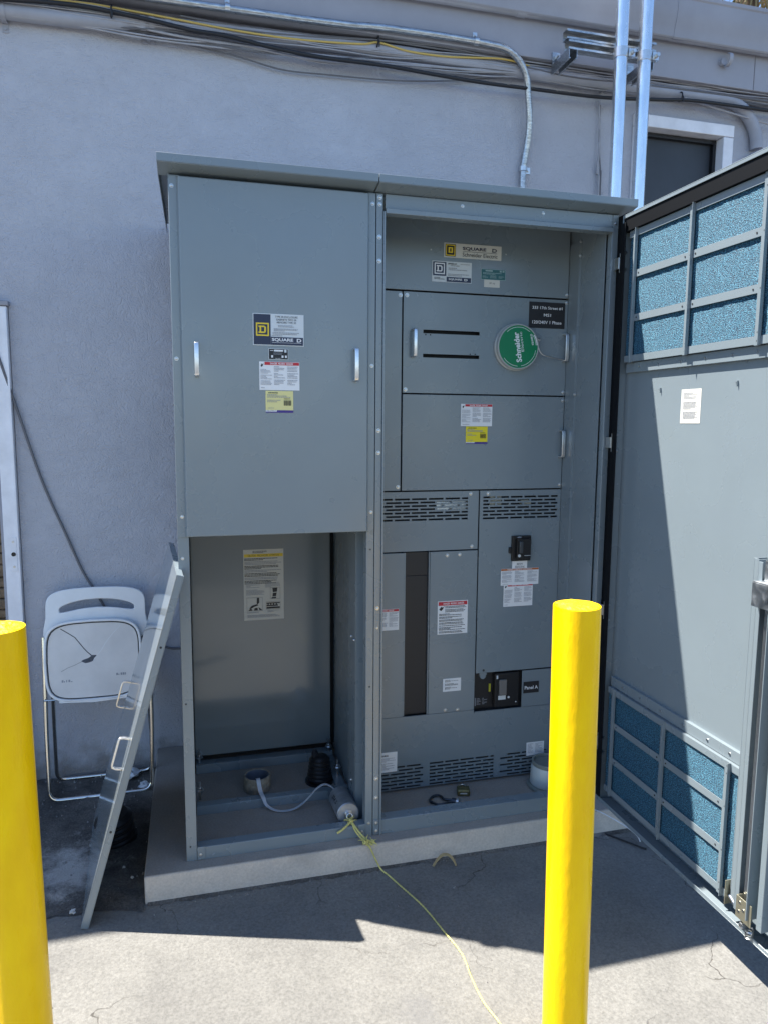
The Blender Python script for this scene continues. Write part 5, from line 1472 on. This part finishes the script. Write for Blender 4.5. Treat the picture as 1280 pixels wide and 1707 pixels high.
# steel mandrel
mdr = thing('mandrel', 'steel conduit mandrel cylinder lying on the compartment floor, tied to the yellow rope', 'mandrel', (.585, .15, 0))
m0 = Vector((.590, .064, .060)); m1 = Vector((.588, .240, .044)); md = (m1 - m0).normalized()
b = MB(); b.lathe(m0, [(.016, -.0008), (.0395, 0), (.0425, .003), (.0425, .158), (.038, .164), (.015, .166)], 40, axis=md); mb = b.build('cylinder', STEELM, mdr, smooth=35)
b = MB(); b.lathe(m0 - md * .0012, [(.0388, -.0002), (.0388, .0)], 40, axis=md); b.build('end_plate', STEELM, mdr, smooth=35)
b = MB(); b.cyl(m0 - md * .016, m0, .0125, n=14); b.cyl(m0 - md * .0035, m0 - md * .0015, .018, n=6); b.build('eye_bolt', ZINC, mdr)
ring_c = m0 - md * .024
b = MB(); b.tube([ring_c + Vector((.0105 * math.cos(t), 0.004 * math.sin(t), .0105 * math.sin(t))) for t in [2 * math.pi * k / 18 for k in range(18)]], .0032, n=7, closed=True); b.build('ring', ZINC, mdr)
vs, fs, _ = text_shape('2R415', .03)
b = MB(); a0 = (md.cross(Vector((0, 0, 1)))).normalized(); sidev = -a0 if a0.x > 0 else a0
pts = []
for a, c in vs:
    ang = math.radians(36) + (c - .5) * .36; al = .120 - a * .066
    pts.append(m0 + md * al + (sidev * math.cos(ang) + Vector((0, 0, 1)) * math.sin(ang)) * .0429)
b.add(pts, fs); b.build('lettering', INK, mdr, smooth=0)
# yellow rope with knots
rp = [(.590, .034, .056), (.592, .014, .055), (.598, -.012, .040), (.612, -.030, .022), (.629, -.050, .009), (.645, -.064, -.010), (.660, -.070, -.045), (.680, -.080, -.085), (.703, -.110, -.0962), (.730, -.184, -.0962), (.771, -.299, -.0962), (.799, -.432, -.0962), (.819, -.540, -.0962), (.812, -.637, -.0962), (.812, -.729, -.0962), (.827, -.811, -.0962), (.842, -.95, -.0962), (.85, -1.2, -.0962), (.83, -1.7, -.0962), (.86, -2.6, -.0962)]
rope = thing('rope', 'thin yellow rope knotted to the mandrel trailing across the concrete', 'rope', (.72, -.3, G))
path = smooth_path(rp, 10); b = MB()
for s_ in range(3):
    q = []
    dist = 0
    for i, p_ in enumerate(path):
        if i: dist += (path[i] - path[i - 1]).length
        t = (path[min(i + 1, len(path) - 1)] - path[max(i - 1, 0)]).normalized(); a = t.orthogonal().normalized(); c = t.cross(a); ph = dist * 260 + s_ * 2.094
        q.append(p_ + a * (.0014 * math.cos(ph)) + c * (.0014 * math.sin(ph)))
    b.tube(q, .0019, n=6)
b.build('strand', ROPE, rope, smooth=70)
def knot(c, s, seed, parent):
    rk = random.Random(seed); b = MB()
    pts = [Vector(c) + Vector((rk.uniform(-1, 1), rk.uniform(-1, 1), rk.uniform(-.8, .8))).normalized() * s * rk.uniform(.5, 1) for k in range(14)]
    b.tube(smooth_path(pts, 6), .0032, n=6)
    for k in range(9):
        d = Vector((rk.uniform(-1, 1), rk.uniform(-1, .6), rk.uniform(-.2, 1))).normalized()
        b.tube([Vector(c), Vector(c) + d * s * 1.3, Vector(c) + d * s * 2.0 + Vector((0, 0, -.004))], [.0016, .0012, .0006], n=4)
    b.build('knot', ROPE, parent, smooth=70)
knot((.590, .024, .055), .013, 3, rope); knot((.630, -.052, .013), .014, 5, rope); knot((.652, -.060, .012), .011, 8, rope)
b = MB(); b.tube(smooth_path([(.590, .020, .055), (.570, .002, .050), (.548, -.010, .042), (.532, -.012, .036)], 6), .0042, n=7); b.build('rope_end', ROPE, rope, smooth=70)
b = MB(); b.tube(smooth_path([(.594, .012, .054), (.612, -.020, .034), (.636, -.050, .012)], 6), .0036, n=7); b.build('strand', ROPE, rope, smooth=70)
# things on the floor of the open section
pk = thing('padlock', 'small brass padlock lying on the cabinet floor below the vents', 'padlock', (1.105, .20, 0))
ax = Vector((.96, -.28, 0)).normalized(); ay = Vector((.28, .96, 0)).normalized()
def L_(u, v, w): return Vector((1.105, .20, 0)) + ax * u + ay * v + Vector((0, 0, w))
b = MB(); b.box(-.026, .026, -.022, .022, .001, .028, T=L_); bod = b.build('body', BRASS, pk, smooth=30, bevel=.006, seg=3)
b = MB(); b.tube([L_(-.016, .02, .015), L_(-.016, .036, .016), L_(-.009, .046, .017), L_(.0, .049, .017), L_(.009, .046, .017), L_(.016, .036, .016), L_(.016, .02, .015)], .0042, n=8); b.build('shackle', CHROME, pk, smooth=60)
b = MB(); b.box(-.014, .014, -.0228, -.0222, .012, .017, T=L_); b.build('stamp', OFFWH, bod, smooth=0)
cb = thing('snap_hook', 'dark metal snap hook lying on the cabinet floor beside the padlock', 'hook', (1.0, .15, 0))
hk = [(.955, .155), (.950, .172), (.968, .196), (.992, .205), (1.006, .190), (1.010, .168), (1.040, .152), (1.052, .143)]
b = MB(); b.tube(smooth_path([(x, y, .008) for x, y in hk], 5), .0052, n=8); b.build('hook', mat('dull_dark_steel', (.09, .10, .12), .45, metal=.9), cb, smooth=60)
b = MB(); b.tube(smooth_path([(.955, .155, .008), (.972, .135, .008), (.998, .132, .009), (1.016, .140, .009), (1.040, .138, .009)], 5), .0048, n=8); b.cyl((1.036, .146, .009), (1.050, .136, .009), .013, n=12); b.build('gate', MATS['dull_dark_steel'], cb, smooth=60)
b = MB(); b.cyl((1.052, .137, .009), (1.060, .131, .009), .014, n=12); b.build('swivel', ZINC, cb)
jr = thing('jar', 'round milky plastic jar with grey lid on the cabinet floor behind the bollard', 'jar', (1.478, .178, 0))
b = MB(); b.lathe((1.478, .178, .016), [(.072, 0), (.074, .004), (.071, .07), (.066, .082)], 36); b.build('body', JARW, jr, smooth=40)
b = MB(); b.lathe((1.478, .178, .002), [(.084, 0), (.086, .004), (.084, .010), (.074, .0135)], 36); b.build('base', JARL, jr, smooth=40)
b = MB(); ro = [(1.478 + .068 * math.cos(2 * math.pi * k / 36), .178 + .068 * math.sin(2 * math.pi * k / 36), .0985) for k in range(36)]; ri = [(1.478 + .060 * math.cos(2 * math.pi * k / 36), .178 + .060 * math.sin(2 * math.pi * k / 36), .0985) for k in range(36)]
b.ring(ro, ri, (0, 0, .018)); b.lathe((1.478, .178, .0985), [(.0595, 0), (.0595, .006)], 36); b.build('lid', JARL, jr, smooth=40, bevel=.002)
# cardboard strip, stiff wires, debris
b = MB(); b.ribbon(smooth_path([(.872, -.104, -.091), (.892, -.092, -.076), (.915, -.083, -.066), (.938, -.087, -.067), (.951, -.102, -.078), (.957, -.117, -.093)], 6), (.35, .9, .2), .013, .0016)
o = b.build('cardboard_strip', CARD, None, smooth=40, origin=(.92, -.095, -.095)); set_tag(o, 'curled tan cardboard strip standing on the ground by the pad edge', 'strip')
b = MB(); b.tube(smooth_path([(1.50, -.020, .004), (1.56, -.058, .010), (1.615, -.100, -.010), (1.672, -.125, -.045), (1.705, -.139, -.075), (1.712, -.150, -.093)], 6), .0024, n=6)
o = b.build('wire', TAPEW, None, smooth=60, origin=(1.6, -.09, 0)); set_tag(o, 'stiff white wire offcut hanging over the pad corner below the open door', 'wire')
b = MB(); b.tube([(1.612, -.062, -.0955), (1.660, -.130, -.0955), (1.708, -.196, -.0955)], .0035, n=6)
o = b.build('wire', CBLK, None, smooth=60, origin=(1.66, -.13, -.1)); set_tag(o, 'short black wire offcut lying on the concrete beneath the open door', 'wire')
def scrap(name, pos, s, m, lab, cat, seed, flat=.5, group=None):
    rk = random.Random(seed); b = MB(); n1, n2 = 12, 7; vs = []
    for i in range(n2 + 1):
        for k in range(n1):
            th = math.pi * i / n2; ph = 2 * math.pi * k / n1
            d = Vector((math.sin(th) * math.cos(ph), math.sin(th) * math.sin(ph), math.cos(th)))
            r = s * (1 + .75 * mn.noise(d * 2.1 + Vector((seed, 0, 0))) + .35 * mn.noise(d * 5 + Vector((0, seed, 0))))
            vs.append(Vector(pos) + Vector((d.x * r, d.y * r, d.z * r * flat + s * flat * .6)))
    fs = [(i * n1 + k, i * n1 + (k + 1) % n1, (i + 1) * n1 + (k + 1) % n1, (i + 1) * n1 + k) for i in range(n2) for k in range(n1)]
    b.add(vs, fs); o = b.build(name, m, None, smooth=12, origin=pos); set_tag(o, lab, cat, group)
scrap('plastic_scrap', (-.262, .880, G + .010), .040, PLASTICBAG, 'crumpled white plastic scrap by the wall, under the chair rear bar', 'litter', 3.3)
scrap('plastic_scrap', (-.188, .770, G + .010), .022, PLASTICBAG, 'small crumpled clear wrapper at the chair front foot beside the pad', 'litter', 8.1)
scrap('stone', (-.368, -.045, G + .006), .009, mat('white_stone', (.55, .55, .53), .8), 'small white stone on the dirt beside the foot of the leaning cover', 'stone', 2.2, .7)
for (x, y, s, sd), lab in zip(((-.205, .42, .006, 1.4), (-.225, .16, .005, 6.6), (-.19, .09, .0055, 5.1)), ('pale pebble in the dirt close to the pad side', 'pale pebble in the dirt halfway along the leaning cover', 'pale pebble in the dirt near the pad corner')):
    scrap('pebble', (x, y, G + .012), s, MATS['white_stone'], lab, 'stone', sd, .7, 'pale pebbles in the dirt')
# black ribbed pipe stub in the dirt behind the leaning cover
bp2 = thing('drain_pipe', 'black ribbed pipe stub in the dirt behind the leaning cover', 'pipe', (-.262, .36, G))
pr = []
for k in range(5):
    z = -.01 + k * .026
    pr += [(.066, z), (.072, z + .005), (.072, z + .014), (.066, z + .019)]
b = MB(); b.lathe((-.262, .36, G), pr + [(.055, .125)], 26, axis=(-.14, -.10, 1)); b.build('ribbed_sleeve', BLACK, bp2, smooth=40)
